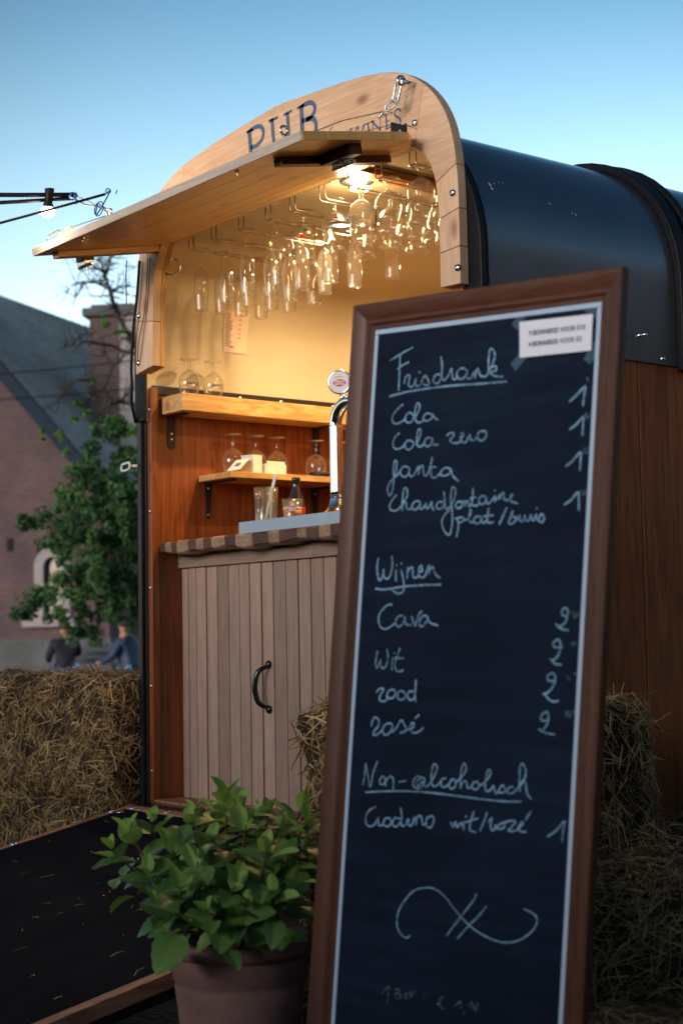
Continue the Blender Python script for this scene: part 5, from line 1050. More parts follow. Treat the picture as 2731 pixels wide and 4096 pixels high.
make_bale('upper hay bale left of the ramp, nearest the black corner post', (-.535, .075, .435), 0.02, (.95, .45, .445), .06, 2, 22500)
make_bale('lower hay bale at the far left edge, left of the ramp', (-1.52, .02, 0), -.03, (.95, .46, .44), .06, 3, 7500)
make_bale('upper hay bale at the far left edge, left of the ramp', (-1.50, .04, .435), .04, (.95, .46, .44), .06, 4, 9000)
make_bale('top hay bale of the stack behind the chalkboard', (2.13, -.39, .425), pi/2+.03, (.74, .50, .43), .065, 5, 21000)
make_bale('bottom hay bale of the stack behind the chalkboard', (2.10, -.42, 0), pi/2, (.78, .52, .43), .08, 6, 13500)
make_bale('low hay bale lying along the trailer side, right of the chalkboard', (2.07, .50, 0), pi/2, (.95, .36, .50), .07, 7, 12000)
make_bale('rounded loose hay bale nearest the camera at the lower right', (2.62, -.22, 0), pi/2+.25, (.86, .50, .54), .16, 8, 18000)
make_bale('flat hay bale on the ground at the lower right corner', (2.98, -.62, 0), pi/2+.1, (.80, .42, .34), .10, 9, 12000)
# straw litter on ramp and ground
random.seed(77); mb = MB()
for i in range(330):
    if i < 170: x = random.uniform(.06, 1.68); y = random.uniform(-1.9, -.14); z = rz_(y)+.002; sl__ = .205
    else: x = random.uniform(1.8, 3.4); y = random.uniform(-1.6, .2); z = .004; sl__ = 0
    a = random.uniform(0, pi); L_ = random.choice([.006, .010, .014, .02, .03, .045])*random.uniform(.7, 1.3); w_ = random.uniform(.0006, .0013); d = Vector((cos(a), sin(a), sl__*sin(a))); s_ = Vector((-sin(a), cos(a), sl__*cos(a)))
    p = Vector((x, y, z)); b_ = s_*random.uniform(-.25, .25)*L_; mb.add([p-s_*w_, p+s_*w_, p+d*L_*.5+b_-s_*w_+Vector((0, 0, .002)), p+d*L_*.5+b_+s_*w_+Vector((0, 0, .002)), p+d*L_-s_*w_, p+d*L_+s_*w_], [(0, 1, 3, 2), (2, 3, 5, 4)], random.uniform(.2, 1))
o = mb.build('straw_litter', STRAW, kind='stuff'); o['label'] = 'loose bits of straw scattered over the ramp and the ground'

# ================================================================== FESTOON LIGHTS AND CABLES AT THE LEFT
fl = root('festoon_cable', 'thick black festoon light cables tied to the hatch with blue cord', 'cable', (.40, -.50, 2.47))
def W_(x, y, z): return Vector((x, y, z))
e1 = W_(.317, -.469, 2.491)      # tied end of the thick bundle
far1 = W_(-1.6, -2.55, 2.62); d1 = W_(.167, -.663, 2.506)
cab = []
def sag(a, b, s, n=12): return [a.lerp(b, k/n)-Vector((0, 0, s*4*(k/n)*(1-k/n))) for k in range(n+1)]
ext = e1+(d1-e1)*9
child_ = lambda mb, nm, mat: mb.build(nm, mat, fl, smooth_=True)
mb = MB(); mb.tube(sag(e1, ext, .03), .0075, 8); child_(mb, 'cable', BLACK)
mb = MB(); mb.tube(sag(e1-W_(0, 0, .012), ext-W_(0, 0, .14), .03), .0065, 8); child_(mb, 'cable', BLACK)
low_a = W_(.500, -.455, 2.452); low_b = W_(.161, -.660, 2.425)
mb = MB(); mb.tube(sag(low_a, low_a+(low_b-low_a)*7, .05), .0045, 8); child_(mb, 'cable', BLACK)
CORD = plain('blue_cord', (.02, .12, .35), .6)
an = W_(.555, -.478, 2.378)
an = hp(.56, .455, -.052)
mb = MB(); mb.tube([e1, e1.lerp(an, .5)+W_(0, 0, .004), an], .0016, 6); child_(mb, 'tie_cord', plain('dark_cord', (.02, .03, .06), .6))
mb = MB(); mb.tube([e1-W_(0, 0, .012), e1.lerp(an, .35)+W_(0, 0, -.014), e1.lerp(an, .7)+W_(0, 0, .0), an+W_(0, 0, .01)], .0024, 6); child_(mb, 'tie_cord', BLACK)
mb = MB(); random.seed(5)
for k in range(4):
    arc_tube_ring(mb, e1+W_(.004*k-.006, -.002, -.004), (0, .4, 1), (.3*k-.4, 1, -.3), .013-.001*k, .0022, 14, 6)
mb.tube(smooth([e1, e1+W_(.012, 0, -.015), e1+W_(.016, .0, -.038), e1+W_(.006, 0, -.030)], 4), .002, 6); child_(mb, 'cord_knot', CORD)
mb = MB()
mb.tube(smooth([an, an+W_(-.02, 0, .015), an+W_(-.05, 0, .035), an+W_(-.062, 0, .0), low_a+W_(.03, 0, .0), low_a], 4), .0024, 6); arc_tube_ring(mb, an+W_(-.045, 0, .018), (1, .2, .2), (0, 0, 1), .022, .002, 16, 6); arc_tube_ring(mb, low_a+W_(.02, 0, .006), (0, .4, 1), (.2, 1, -.3), .008, .002, 12, 6)
mb.tube(smooth([low_a+W_(.05, .01, -.01), low_a+W_(.06, .01, .0)], 2), .002, 6); child_(mb, 'cord_knot', CORD)
hb = root('hanging_cord', 'blue cord end dangling below the hatch, left of the arch', 'cord', (.03, -.10, 2.33))
mb = MB(); mb.tube(smooth([(.045, -.11, 2.375), (.040, -.11, 2.31), (.044, -.112, 2.25), (.041, -.11, 2.215)], 5), .0022, 6); mb.build('cord', CORD, hb)
BULB, bnt, bb_ = newmat('lit_opal_bulb'); bb_.inputs['Emission Color'].default_value = (1, .90, .78, 1); bb_.inputs['Emission Strength'].default_value = 6.0
def festoon_bulb(p, label):
    rt = root('festoon_bulb', label, 'light bulb', tuple(p), 0, 'bulbs on the festoon cable')
    mb = MB(); mb.box((-.018, -.008, .060), (.018, .008, .076)); mb.lathe([(.0, .066), (.013, .066), (.014, .050), (.013, .030), (.0175, .020), (.0175, .012), (0, .012)], (0, 0, 0), 20); child(mb, 'socket', BLACK, rt, auto=40)
    mb = MB(); mb.lathe([(.0, -.0225)]+[(.0225*sin(a), -.0225*cos(a)) for a in [pi*k/14 for k in range(1, 12)]]+[(.0130, .0185), (.0125, .022)], (0, 0, 0), 24); child(mb, 'glass_globe', BULB, rt, smooth_=True)
    rt.rotation_euler = (0, .18, 0)
    ld = bpy.data.lights.new('bulb_lamp', 'POINT'); ld.energy = 7.0; ld.color = (1, .74, .48); ld.shadow_soft_size = .03; lo = bpy.data.objects.new('bulb_lamp', ld); col.objects.link(lo); lo.location = Vector(p)-Vector((0, 0, .05))
    return rt
festoon_bulb(W_(.262, -.536, 2.437), 'single glowing white bulb hanging from the festoon cable left of the hatch')
# ================================================================== BACKGROUND
Rt = Vector((.6170, .7869, 0)); Fw = Vector((-.7869, .6170, 0)); CM = Vector((4.867, -2.933, 0))
def vw(r, f, z=0.0): return CM + Rt*r + Fw*f + Vector((0, 0, z))
BRICK, bt, bb = newmat('old_brickwork')
def _brick():
    nt = bt; L = nt.links.new; tc = N(nt, 'ShaderNodeTexCoord'); br = N(nt, 'ShaderNodeTexBrick', Scale=1.0)
    br.inputs['Brick Width'].default_value = .24; br.inputs['Row Height'].default_value = .072; br.inputs['Mortar Size'].default_value = .010
    br.inputs['Color1'].default_value = (.125, .082, .088, 1); br.inputs['Color2'].default_value = (.078, .056, .066, 1); br.inputs['Mortar'].default_value = (.14, .12, .13, 1); br.inputs['Bias'].default_value = -.1
    L(tc.outputs['UV'], br.inputs[0]); n = N(nt, 'ShaderNodeTexNoise', Scale=.7, Detail=5.0); L(tc.outputs['UV'], n.inputs[0])
    mx = N(nt, 'ShaderNodeMix', data_type='RGBA', blend_type='MULTIPLY'); mx.inputs[0].default_value = 1; L(br.outputs['Color'], mx.inputs[6]); r = ramp(nt, [(.3, (.7, .7, .75)), (.7, (1.25, 1.15, 1.1))]); L(n.outputs['Fac'], r.inputs[0]); L(r.outputs[0], mx.inputs[7]); L(mx.outputs[2], bb.inputs['Base Color'])
    bp = N(nt, 'ShaderNodeBump', Strength=.6, Distance=.02); L(br.outputs['Fac'], bp.inputs['Height']); bp.invert = True; L(bp.outputs[0], bb.inputs['Normal']); bb.inputs['Roughness'].default_value = .9
_brick()
ROOFM, rt_, rb2 = newmat('slate_tiles')
def _slate():
    nt = rt_; L = nt.links.new; tc = N(nt, 'ShaderNodeTexCoord'); br = N(nt, 'ShaderNodeTexBrick', Scale=1.0)
    br.inputs['Brick Width'].default_value = .22; br.inputs['Row Height'].default_value = .16; br.inputs['Mortar Size'].default_value = .006
    br.inputs['Color1'].default_value = (.34, .38, .42, 1); br.inputs['Color2'].default_value = (.26, .29, .33, 1); br.inputs['Mortar'].default_value = (.13, .14, .17, 1)
    L(tc.outputs['UV'], br.inputs[0]); n = N(nt, 'ShaderNodeTexNoise', Scale=.35, Detail=6.0, Roughness=.65); L(tc.outputs['UV'], n.inputs[0])
    mx = N(nt, 'ShaderNodeMix', data_type='RGBA', blend_type='MULTIPLY'); mx.inputs[0].default_value = 1; L(br.outputs['Color'], mx.inputs[6]); r = ramp(nt, [(.35, (.75, .82, .8)), (.65, (1.35, 1.3, 1.2))]); L(n.outputs['Fac'], r.inputs[0]); L(r.outputs[0], mx.inputs[7]); L(mx.outputs[2], rb2.inputs['Base Color']); rb2.inputs['Roughness'].default_value = .8; rb2.inputs['Specular IOR Level'].default_value = .25
_slate()
STONE = plain('grey_stone', (.10, .115, .12), .9, noise=.35, nscale=1.2, bump=.5, bscale=6)
LIME = plain('pale_limestone', (.34, .33, .34), .85, noise=.15, nscale=3)
LEADB = plain('zinc_verge', (.010, .026, .050), .7, 0, .2)
def uvface(mb_pts_uv, name, mat, parent, thick=None):
    """polygon faces with UVs in metres : list of (points, uvs)"""
    vs = []; fs = []; uv = []
    for pts, us in mb_pts_uv:
        b = len(vs); vs += [tuple(p) for p in pts]; fs.append(tuple(range(b, b+len(pts)))); uv += us
    me = bpy.data.meshes.new(name); me.from_pydata(vs, [], fs); l = me.uv_layers.new(name='UVMap')
    i = 0
    for p in me.polygons:
        for li in p.loop_indices: l.data[li].uv = uv[i]; i += 1
    me.materials.append(mat); o = bpy.data.objects.new(name, me); col.objects.link(o)
    if parent: o.parent = parent; o.location = -WORLD[parent.name]
    WORLD[o.name] = Vector((0, 0, 0))
    return o
ca, sa = cos(R(20)), sin(R(20)); rd = (Fw*ca+Rt*sa); gd = (Rt*ca-Fw*sa)       # ridge direction, gable direction
E0 = vw(-5.95, 40)       # right eaves corner of the gable
HW = 5.75; EZ = 4.75; AZ = 11.1; BL = 15.0
gc_ = E0 - gd*HW
barn = root('brick_building', 'old brick building with steep grey slate roof and stone plinth', 'building', tuple(gc_))
def G(g, r, z): return E0 + gd*g + rd*r + Vector((0, 0, z))
# gable wall (with the arched window opening), side wall
wx, wz, ww_, wh_ = -1.62, 3.05, .48, 1.6      # window centre/half width
gab = [([G(-2*HW, 0, 1.0), G(wx-ww_, 0, 1.0), G(wx-ww_, 0, EZ), G(-2*HW, 0, EZ)], None), ([G(wx+ww_, 0, 1.0), G(0, 0, 1.0), G(0, 0, EZ), G(wx+ww_, 0, EZ)], None), ([G(wx-ww_, 0, 1.0), G(wx+ww_, 0, 1.0), G(wx+ww_, 0, 1.55), G(wx-ww_, 0, 1.55)], None), ([G(wx-ww_, 0, 3.55), G(wx+ww_, 0, 3.55), G(wx+ww_, 0, EZ), G(wx-ww_, 0, EZ)], None), ([G(-2*HW, 0, EZ), G(0, 0, EZ), G(-HW, 0, AZ)], None)]
def guv(p): d = p-E0; return (d.dot(gd), p.z)
uvface([(p, [guv(q) for q in p]) for p, _ in gab], 'gable_wall', BRICK, barn)
p = [G(0, 0, 1.0), G(0, BL, 1.0), G(0, BL, EZ), G(0, 0, EZ)]; uvface([(p, [((q-E0).dot(rd), q.z) for q in p])], 'side_wall', BRICK, barn)
p = [G(-2*HW, BL, 0), G(0, BL, 0), G(0, BL, EZ), G(-HW, BL, AZ), G(-2*HW, BL, EZ)]; p2 = [G(-2*HW, 0, 0), G(-2*HW, BL, 0), G(-2*HW, BL, EZ), G(-2*HW, 0, EZ)]
uvface([(p, [guv(q) for q in p]), (p2, [((q-E0).dot(rd), q.z) for q in p2])], 'rear_wall', BRICK, barn)
sl2 = sqrt(HW**2+(AZ-EZ)**2)
for s in (0, 1):
    g0 = .35 if s == 0 else -2*HW-.35; z0 = EZ-.35*(AZ-EZ)/HW
    p = [G(g0, -.25, z0+.12), G(g0, BL+.25, z0+.12), G(-HW, BL+.25, AZ+.12), G(-HW, -.25, AZ+.12)]
    uvface([(p, [(0, 0), (BL+.5, 0), (BL+.5, sl2+.3), (0, sl2+.3)])], 'slate_roof', ROOFM, barn)
    mb = MB(); a = G(g0, -.27, z0+.02); b = G(-HW, -.27, AZ+.02); up = Vector((0, 0, 1)); dd = (b-a); nn_ = dd.cross(rd).normalized()
    mb.obox((a+b)/2, (dd, rd, nn_), (dd.length/2, .06, .17)); mb.build('verge', LEADB, barn)
mb = MB(); mb.obox(G(-HW, BL/2, .5), (gd, rd, (0, 0, 1)), (HW+.10, BL/2+.10, .56)); mb.build('stone_plinth', STONE, barn, bevel=.03)
# arched stone window surround, dark glazing
mb = MB(); n = 14; A = [(wx-ww_-.05, 1.5), (wx-ww_-.05, 2.9)]+[(wx-(ww_+.05)*cos(pi*k/n), 2.9+(ww_+.05)*sin(pi*k/n)) for k in range(1, n)]+[(wx+ww_+.05, 2.9), (wx+ww_+.05, 1.5)]
B = [(wx-ww_+.22, 1.5), (wx-ww_+.22, 2.9)]+[(wx-(ww_-.22)*cos(pi*k/n), 2.9+(ww_-.22)*sin(pi*k/n)) for k in range(1, n)]+[(wx+ww_-.22, 2.9), (wx+ww_-.22, 1.5)]
m_ = len(A); vs = [G(a, y, z) for y in (-.08, .05) for P_ in (A, B) for a, z in P_]; fs = []
for i in range(m_-1): fs += [(i, i+1, m_+i+1, m_+i), (i, 2*m_+i, 2*m_+i+1, i+1), (m_+i, m_+i+1, 3*m_+i+1, 3*m_+i)]
mb.add(vs, fs); wn = mb.build('arched_window', LIME, barn)
mb = MB(); vs = [G(a, .10, z) for a, z in A]; mb.add(vs, [tuple(range(len(vs)))]); o = mb.build('window_pane', plain('dark_window', (.02, .03, .04), .2), None); o.parent = wn; o.location = (0, 0, 0)
mb = MB(); mb.obox(G(wx, -.10, 1.45), (gd, rd, (0, 0, 1)), (.8, .14, .09)); o = mb.build('sill', LIME, None); o.parent = wn; o.location = (0, 0, 0)
mb = MB(); mb.obox(G(-2.9, .02, 3.52), (gd, rd, (0, 0, 1)), (.09, .05, .16)); mb.build('wall_vent', plain('vent_hole', (.01, .01, .012), .9), barn)
# second building with the tall chimney
chn = root('brick_chimney', 'tall square brick chimney with a dark slab cap and pale quoins', 'chimney', tuple(vw(-6.3, 44)))
cc = vw(-6.25, 44); cg = (Rt*cos(R(8))-Fw*sin(R(8))).normalized(); cr_ = Vector((-cg.y, cg.x, 0))
if cr_.dot(Fw) < 0: cr_ = -cr_
def cbox(g0, g1, r0, r1, z0, z1, nm, mat):
    P8 = [cc+cg*g+cr_*r+Vector((0, 0, z)) for z in (z0, z1) for g, r in ((g0, r0), (g1, r0), (g1, r1), (g0, r1))]
    F = [(0, 1, 5, 4), (1, 2, 6, 5), (2, 3, 7, 6), (3, 0, 4, 7), (4, 5, 6, 7)]; out = []
    for k, f in enumerate(F):
        pts = [P8[i] for i in f]; ax_ = cg if k in (0, 2, 4) else cr_; out.append((pts, [((q-cc).dot(ax_), q.z) for q in pts]))
    return uvface(out, nm, mat, chn)
cbox(-.66, .22, -.6, .6, 2, 10.05, 'brick_stack', BRICK); cbox(.2205, .66, -.62, .6, 2, 10.05, 'pale_quoins', LIME); cbox(-.82, .80, -.78, .75, 10.05, 10.28, 'cap_slab', STONE); cbox(-.62, .60, -.6, .58, 10.28, 10.40, 'cap_top', STONE)
# overhead wires in the distance
ow = root('overhead_wire', 'upper of two dark overhead wires crossing in front of the slate roof', 'wire', tuple(vw(-5, 30, 6.3)), 0, 'overhead wires'); mb = MB(); mb.tube(sag(vw(-9, 30, 6.05), vw(-1, 30, 6.75), .12), .014, 6); mb.build('wire', BLACK, ow)
ow = root('overhead_wire', 'lower of two dark overhead wires crossing in front of the slate roof', 'wire', tuple(vw(-5, 30, 5.8)), 0, 'overhead wires'); mb = MB(); mb.tube(sag(vw(-9, 30, 5.60), vw(-1, 30, 6.15), .12), .014, 6); mb.build('wire', BLACK, ow)

# tree
BR = [([(-10.27,6.23,3.84),(-10.6,6.26,4.32),(-10.48,6.11,4.39),(-10.72,6.17,4.59),(-10.79,6.09,4.77),(-10.32,5.78,4.79),(-10.28,5.73,4.91),(-11.01,6.09,5.23),(-10.52,5.79,5.17),(-10.46,5.81,5.29),(-11.07,6.23,5.57)],0.04),([(-10.7,5.89,5.22),(-11.05,6.01,5.43),(-10.76,5.81,5.37)],0.013),([(-10.84,5.99,5.23),(-10.46,5.68,5.17),(-10.94,5.85,5.29),(-11.23,5.85,5.33)],0.013),([(-10.72,5.98,5.03),(-10.82,6.19,5.1),(-10.65,6.3,5.09)],0.016),([(-10.24,5.85,4.95),(-10.85,6.2,4.98)],0.009),([(-10.7,6.12,5.0),(-10.39,6.05,4.9),(-10.13,5.96,4.84)],0.009),([(-11.02,6.13,5.15),(-10.78,5.81,5.09),(-11.07,5.84,5.16),(-11.26,5.86,5.08),(-11.18,5.73,4.87)],0.016),([(-11.24,5.93,5.21),(-10.88,5.57,5.05),(-11.28,5.71,5.04)],0.011),([(-10.51,6.21,4.26),(-11.05,6.31,4.41),(-11.11,6.13,4.47),(-10.57,5.56,4.34),(-10.68,5.49,4.32),(-10.85,5.41,4.31)],0.022),([(-10.97,6.55,3.68),(-10.58,6.18,3.69),(-10.82,6.18,3.75),(-10.65,5.87,3.67),(-10.9,5.9,3.6),(-10.83,5.81,3.46)],0.027),([(-10.51,6.14,3.68),(-10.82,6.11,3.78),(-10.93,5.96,3.81),(-11.29,6.02,3.81),(-11.13,5.86,3.79)],0.018),([(-11.2,6.18,3.85),(-11.16,6.09,3.95),(-11.35,6.06,4.05),(-11.17,5.77,4.02),(-10.8,5.44,3.83),(-11.53,5.66,3.77),(-11.68,5.63,3.73)],0.022),([(-11.36,5.85,4.46),(-11.03,5.73,4.52),(-11.18,5.76,4.6)],0.009),([(-10.71,5.56,4.43),(-11.17,5.96,4.59),(-10.91,5.88,4.55)],0.009),([(-10.64,5.84,3.87),(-10.38,5.79,4.06),(-11.1,6.12,4.32),(-11.2,6.2,4.43)],0.018),([(-10.4,5.8,4.06),(-10.95,6.24,4.25),(-10.59,6.06,4.29)],0.013),([(-10.78,5.45,3.83),(-10.97,5.45,3.75),(-11.42,5.66,3.67)],0.013),([(-11.15,5.96,5.35),(-10.45,5.52,5.2)],0.007),([(-10.83,5.96,5.26),(-10.3,5.71,5.18),(-10.93,5.98,5.38)],0.009),([(-10.63,5.78,5.06),(-11.08,6.07,5.26),(-11.14,6.16,5.27)],0.009),([(-10.58,6.09,5.29),(-10.91,6.46,5.38)],0.009)]
CL = [(-10.73,5.77,2.9,0.24),(-10.56,5.48,2.7,0.26),(-11.02,6.08,2.65,0.33),(-10.21,5.82,2.74,0.29),(-10.35,6.05,2.44,0.35),(-11.08,5.59,2.53,0.24),(-11.18,5.95,2.35,0.33),(-10.45,5.86,2.21,0.37),(-10.67,5.33,2.21,0.2),(-11.62,6.01,2.1,0.29),(-10.77,5.84,1.93,0.37),(-11.37,6.54,1.97,0.35),(-11.85,5.78,2.11,0.11),(-11.16,5.51,1.81,0.18),(-11.11,5.78,1.72,0.29),(-11.0,6.06,1.61,0.33),(-10.97,6.38,1.61,0.29),(-11.54,5.54,1.6,0.18),(-11.37,5.7,1.51,0.2),(-11.68,5.44,1.45,0.11),(-11.67,6.19,1.41,0.24),(-10.94,6.13,1.39,0.24),(-11.5,5.26,1.3,0.08),(-11.07,6.46,1.37,0.22),(-10.87,5.65,1.11,0.15),(-11.1,5.48,1.24,0.11),(-11.72,6.26,1.04,0.09),(-11.21,5.67,2.65,0.13),(-11.46,5.43,2.44,0.11),(-10.88,4.97,2.34,0.07),(-11.12,5.57,2.44,0.18),(-10.77,6.3,3.15,0.2),(-10.09,5.94,2.78,0.24),(-10.95,6.15,3.11,0.13),(-11.13,5.95,3.23,0.09),(-10.33,5.65,3.32,0.11),(-10.89,6.22,3.45,0.09)]
CL2 = [(-11.02,5.67,3.73,0.05),(-11.17,5.83,3.74,0.04),(-10.84,5.73,3.58,0.06),(-11.25,5.79,3.57,0.05),(-11.15,5.98,3.49,0.05),(-10.38,5.8,3.46,0.09),(-10.54,5.67,3.3,0.07),(-11.34,5.64,3.39,0.09),(-11.72,5.62,3.48,0.04),(-11.08,5.29,3.3,0.04),(-11.11,5.6,3.16,0.06),(-11.1,5.85,3.1,0.07),(-10.6,5.85,4.59,0.06),(-10.66,5.84,4.67,0.03),(-10.52,5.96,4.49,0.05),(-10.52,6.05,4.52,0.04),(-10.83,6.15,3.49,0.07),(-10.44,6.15,3.61,0.06),(-10.56,6.16,3.38,0.1),(-11.35,5.84,2.95,0.06),(-10.5,5.6,3.9,0.02)]
BARK = plain('lichened_bark', (.065, .06, .055), .9, noise=.4, nscale=8)
tb = Vector((-10.55, 6.75, 0)); tr_ = root('fruit_tree', 'gnarled old tree with bare twisted upper branches and leafy green lower crown', 'tree', tuple(tb))
mb = MB(); s0 = Vector(BR[0][0][0]); mb.tube(smooth([tb, tb+Vector((.05, 0, .9)), tb.lerp(s0, .6)+Vector((0, 0, 1.2)) if False else Vector((tb.x*.7+s0.x*.3, tb.y*.7+s0.y*.3, s0.z*.55)), s0], 5), [.20-.006*k for k in range(16)], 10); mb.build('trunk', BARK, tr_, smooth_=True)
random.seed(6)
for pts, w_ in BR:
    P_ = smooth(pts, 3); mb = MB(); n = len(P_)
    P_ = [p+Vector((random.uniform(-1, 1), random.uniform(-1, 1), random.uniform(-1, 1)))*w_*.6 for p in P_]
    mb.tube(P_, [w_*(1-.72*k/(n-1)) for k in range(n)], 7)
    for k in range(2, n-1, 2):   # twigs
        for q in range(4):
            d = Vector((random.gauss(0, 1), random.gauss(0, 1), random.gauss(.3, 1))).normalized(); l = random.uniform(.08, .36); a = P_[k]; mb.tube([a, a+d*l*.5+Vector((0, 0, .02)), a+d*l+Vector((random.gauss(0, .03), random.gauss(0, .03), .05))], [w_*.25+.003, w_*.15+.002, .002], 4)
    mb.build('branch', BARK, tr_, smooth_=True)
TLEAF = tintmat('tree_foliage', (.020, .065, .032), (.10, .23, .075), .6, .25)
def cluster(mb, c, r, n, bright):
    c = Vector(c)
    for i in range(n):
        d = Vector((random.gauss(0, 1), random.gauss(0, 1), random.gauss(0, 1))).normalized(); p = c+d*r*(random.random()**.45); a = Vector((random.gauss(0, 1), random.gauss(0, 1), random.gauss(0, .6))).normalized(); b = a.orthogonal().normalized(); s = random.uniform(.015, .030)
        mb.add([p-a*s*1.3, p+b*s*.6, p+a*s*1.3, p-b*s*.6], [(0, 1, 2, 3)], min(1, max(0, random.gauss(bright, .2))))
mb = MB(); random.seed(9)
for x, y, z, r in CL:
    k = max(4, int(r*r*150)); 
    for q in range(k):   # break each mass into small clumps
        d = Vector((random.gauss(0, 1), random.gauss(0, 1), random.gauss(0, 1))).normalized()*r*random.random()**.4; cluster(mb, Vector((x, y, z))+d, random.uniform(.05, .13), 75, random.uniform(.1, .85))
for k in range(90):      # the crown goes on behind the trailer
    c = Vector((-10.2+random.gauss(.55, .45), 6.9+random.gauss(.75, .5), random.uniform(1.6, 3.4))); cluster(mb, c, random.uniform(.12, .3), 70, random.uniform(.2, .6))
mb.build('foliage', TLEAF, tr_)
mb = MB()
for x, y, z, r in CL2: cluster(mb, (x, y, z), r*.8, int(40+r*250), .85)
mb.build('young_foliage', tintmat('spring_foliage', (.05, .14, .03), (.14, .30, .07), .6, .25), tr_, label='bright green young leaf tufts on the upper branches')
# low dark hedge line beyond everything so that the plain does not end in a bare edge
hd = root('far_hedge', 'dark leafy hedge beyond the lawn behind the people', 'hedge', tuple(vw(4, 46))); mb = MB(); random.seed(12)
for k in range(900):
    r_ = random.uniform(-5.2, 16); c = vw(r_, 46+random.uniform(-.5, .5), random.uniform(.1, 2.2+.5*sin(r_*.9))); cluster(mb, c, .3, 10, random.uniform(.1, .5))
mb.build('foliage', TLEAF, hd)

# bench and two seated people
WOODG = plain('weathered_bench_wood', (.16, .18, .22), .7, noise=.2, nscale=6)
bn = root('garden_bench', 'grey wooden bench seen from behind between the two people', 'bench', tuple(vw(-3.95, 25.6)), atan2(Rt.y, Rt.x))
for z in (.62, .74, .86): child(MB().box((-.9, .0, z), (.9, .025, z+.10)), 'back_slat', WOODG, bn, bevel=.004)
for y in (.06, .17, .28): child(MB().box((-.9, y, .42), (.9, y+.09, .45)), 'seat_slat', WOODG, bn, bevel=.004)
for x in (-.8, .75): child(MB().box((x, .03, 0), (x+.06, .09, .95)), 'leg', WOODG, bn); child(MB().box((x, .34, 0), (x+.06, .40, .42)), 'leg', WOODG, bn)
def skin_mesh(name, joints, edges, radii, mat, parent, rootv=0, sub=2):
    me = bpy.data.meshes.new(name); me.from_pydata([tuple(j) for j in joints], edges, []); o = bpy.data.objects.new(name, me); col.objects.link(o); o.parent = parent
    m = o.modifiers.new('skin', 'SKIN'); 
    if not me.skin_vertices:
        me.attributes  # ensure
    bm = bmesh.new(); bm.from_mesh(me); lay = bm.verts.layers.skin.verify()
    for v, r_ in zip(bm.verts, radii): v[lay].radius = (r_, r_) if not isinstance(r_, tuple) else r_; v[lay].use_root = (v.index == rootv)
    bm.to_mesh(me); bm.free(); m.use_smooth_shade = True; s = o.modifiers.new('sub', 'SUBSURF'); s.levels = sub; s.render_levels = sub; me.materials.append(mat); return o
SKIN = plain('skin', (.42, .24, .18), .55)
def person(label, loc, rz, jacket, trousers, hair, lean=.1, arm_out=.25):
    p = root('person', label, 'person', loc, rz)
    # x right, y forward (direction faced), seated on a 0.45 m seat
    J = [(0, 0, .50), (0, .02+lean*.3, .72), (0, lean*.7, .95), (0, lean, 1.02), (0, lean+.01, 1.10), (0, lean+.02, 1.20), (0, lean+.02, 1.27),
         (-.17, lean*.9, .97), (-.24, lean+.06-.0, .76), (-.20, lean+.30, .68), (-.19, lean+.37, .68), (.17, lean*.9, .97), (.24+arm_out*.5, lean+.08, .80), (.20+arm_out, lean+.28, .78), (.19+arm_out, lean+.35, .79),
         (-.10, .03, .50), (-.12, .42, .50), (-.12, .44, .10), (-.12, .56, .04), (.10, .03, .50), (.12, .42, .50), (.12, .44, .10), (.12, .56, .04)]
    Eg = [(0, 1), (1, 2), (2, 3), (3, 4), (4, 5), (5, 6), (2, 7), (7, 8), (8, 9), (9, 10), (2, 11), (11, 12), (12, 13), (13, 14), (0, 15), (15, 16), (16, 17), (17, 18), (0, 19), (19, 20), (20, 21), (21, 22)]
    Rr = [.14, .13, .13, .06, .055, .095, .07, .065, .045, .035, .03, .065, .045, .035, .03, .085, .06, .045, .04, .085, .06, .045, .04]
    skin_mesh('body', J, Eg, Rr, SKIN, p)
    idx = [0, 1, 2, 3, 7, 8, 9, 11, 12, 13]; mp = {k: i for i, k in enumerate(idx)}
    skin_mesh('jacket', [J[i] for i in idx], [(mp[a], mp[b]) for a, b in Eg if a in mp and b in mp], [.175, .165, .16, .085, .085, .065, .052, .085, .065, .052], jacket, p)
    idx = [0, 15, 16, 17, 19, 20, 21]; mp = {k: i for i, k in enumerate(idx)}
    skin_mesh('trousers', [Vector(J[i])-Vector((0, 0, .01 if i in (0, 15, 19) else 0)) for i in idx], [(mp[a], mp[b]) for a, b in Eg if a in mp and b in mp], [.16, .105, .078, .06, .105, .078, .06], trousers, p)
    mb = MB(); c = Vector((0, lean-.005, 1.225)); vs = []; n = 14; m = 8
    for i in range(m+1):
        a = pi*.62*i/m
        for k in range(n): t = 2*pi*k/n; vs.append(c+Vector((.098*sin(a)*cos(t), .108*sin(a)*sin(t)-.01*cos(a), .100*cos(a)))+Vector((0, -.012, 0)))
    mb.add(vs, [(i*n+k, i*n+(k+1) % n, (i+1)*n+(k+1) % n, (i+1)*n+k) for i in range(m) for k in range(n)]); child(mb, 'hair', hair, p, smooth_=True)
    return p
JK1 = plain('dark_navy_jacket', (.018, .022, .035), .8, noise=.3, nscale=6); JN = plain('light_blue_jeans', (.10, .26, .48), .8, noise=.2, nscale=10); HR = plain('dark_hair', (.02, .012, .01), .6); JK2 = plain('blue_padded_jacket', (.015, .045, .12), .55, noise=.2, nscale=10, bump=.3, bscale=12)
az = atan2(Rt.y, Rt.x)
person('person in a dark jacket and light blue jeans seated at the left, seen from behind', tuple(vw(-4.42, 25.0, .0)), az+.35, JK1, JN, HR, .06, .0)
person('person in a blue padded jacket seated at the right, arm held out to the side', tuple(vw(-3.02, 22.5, .0)), az+pi*.35, JK2, JN, HR, .12, .10)
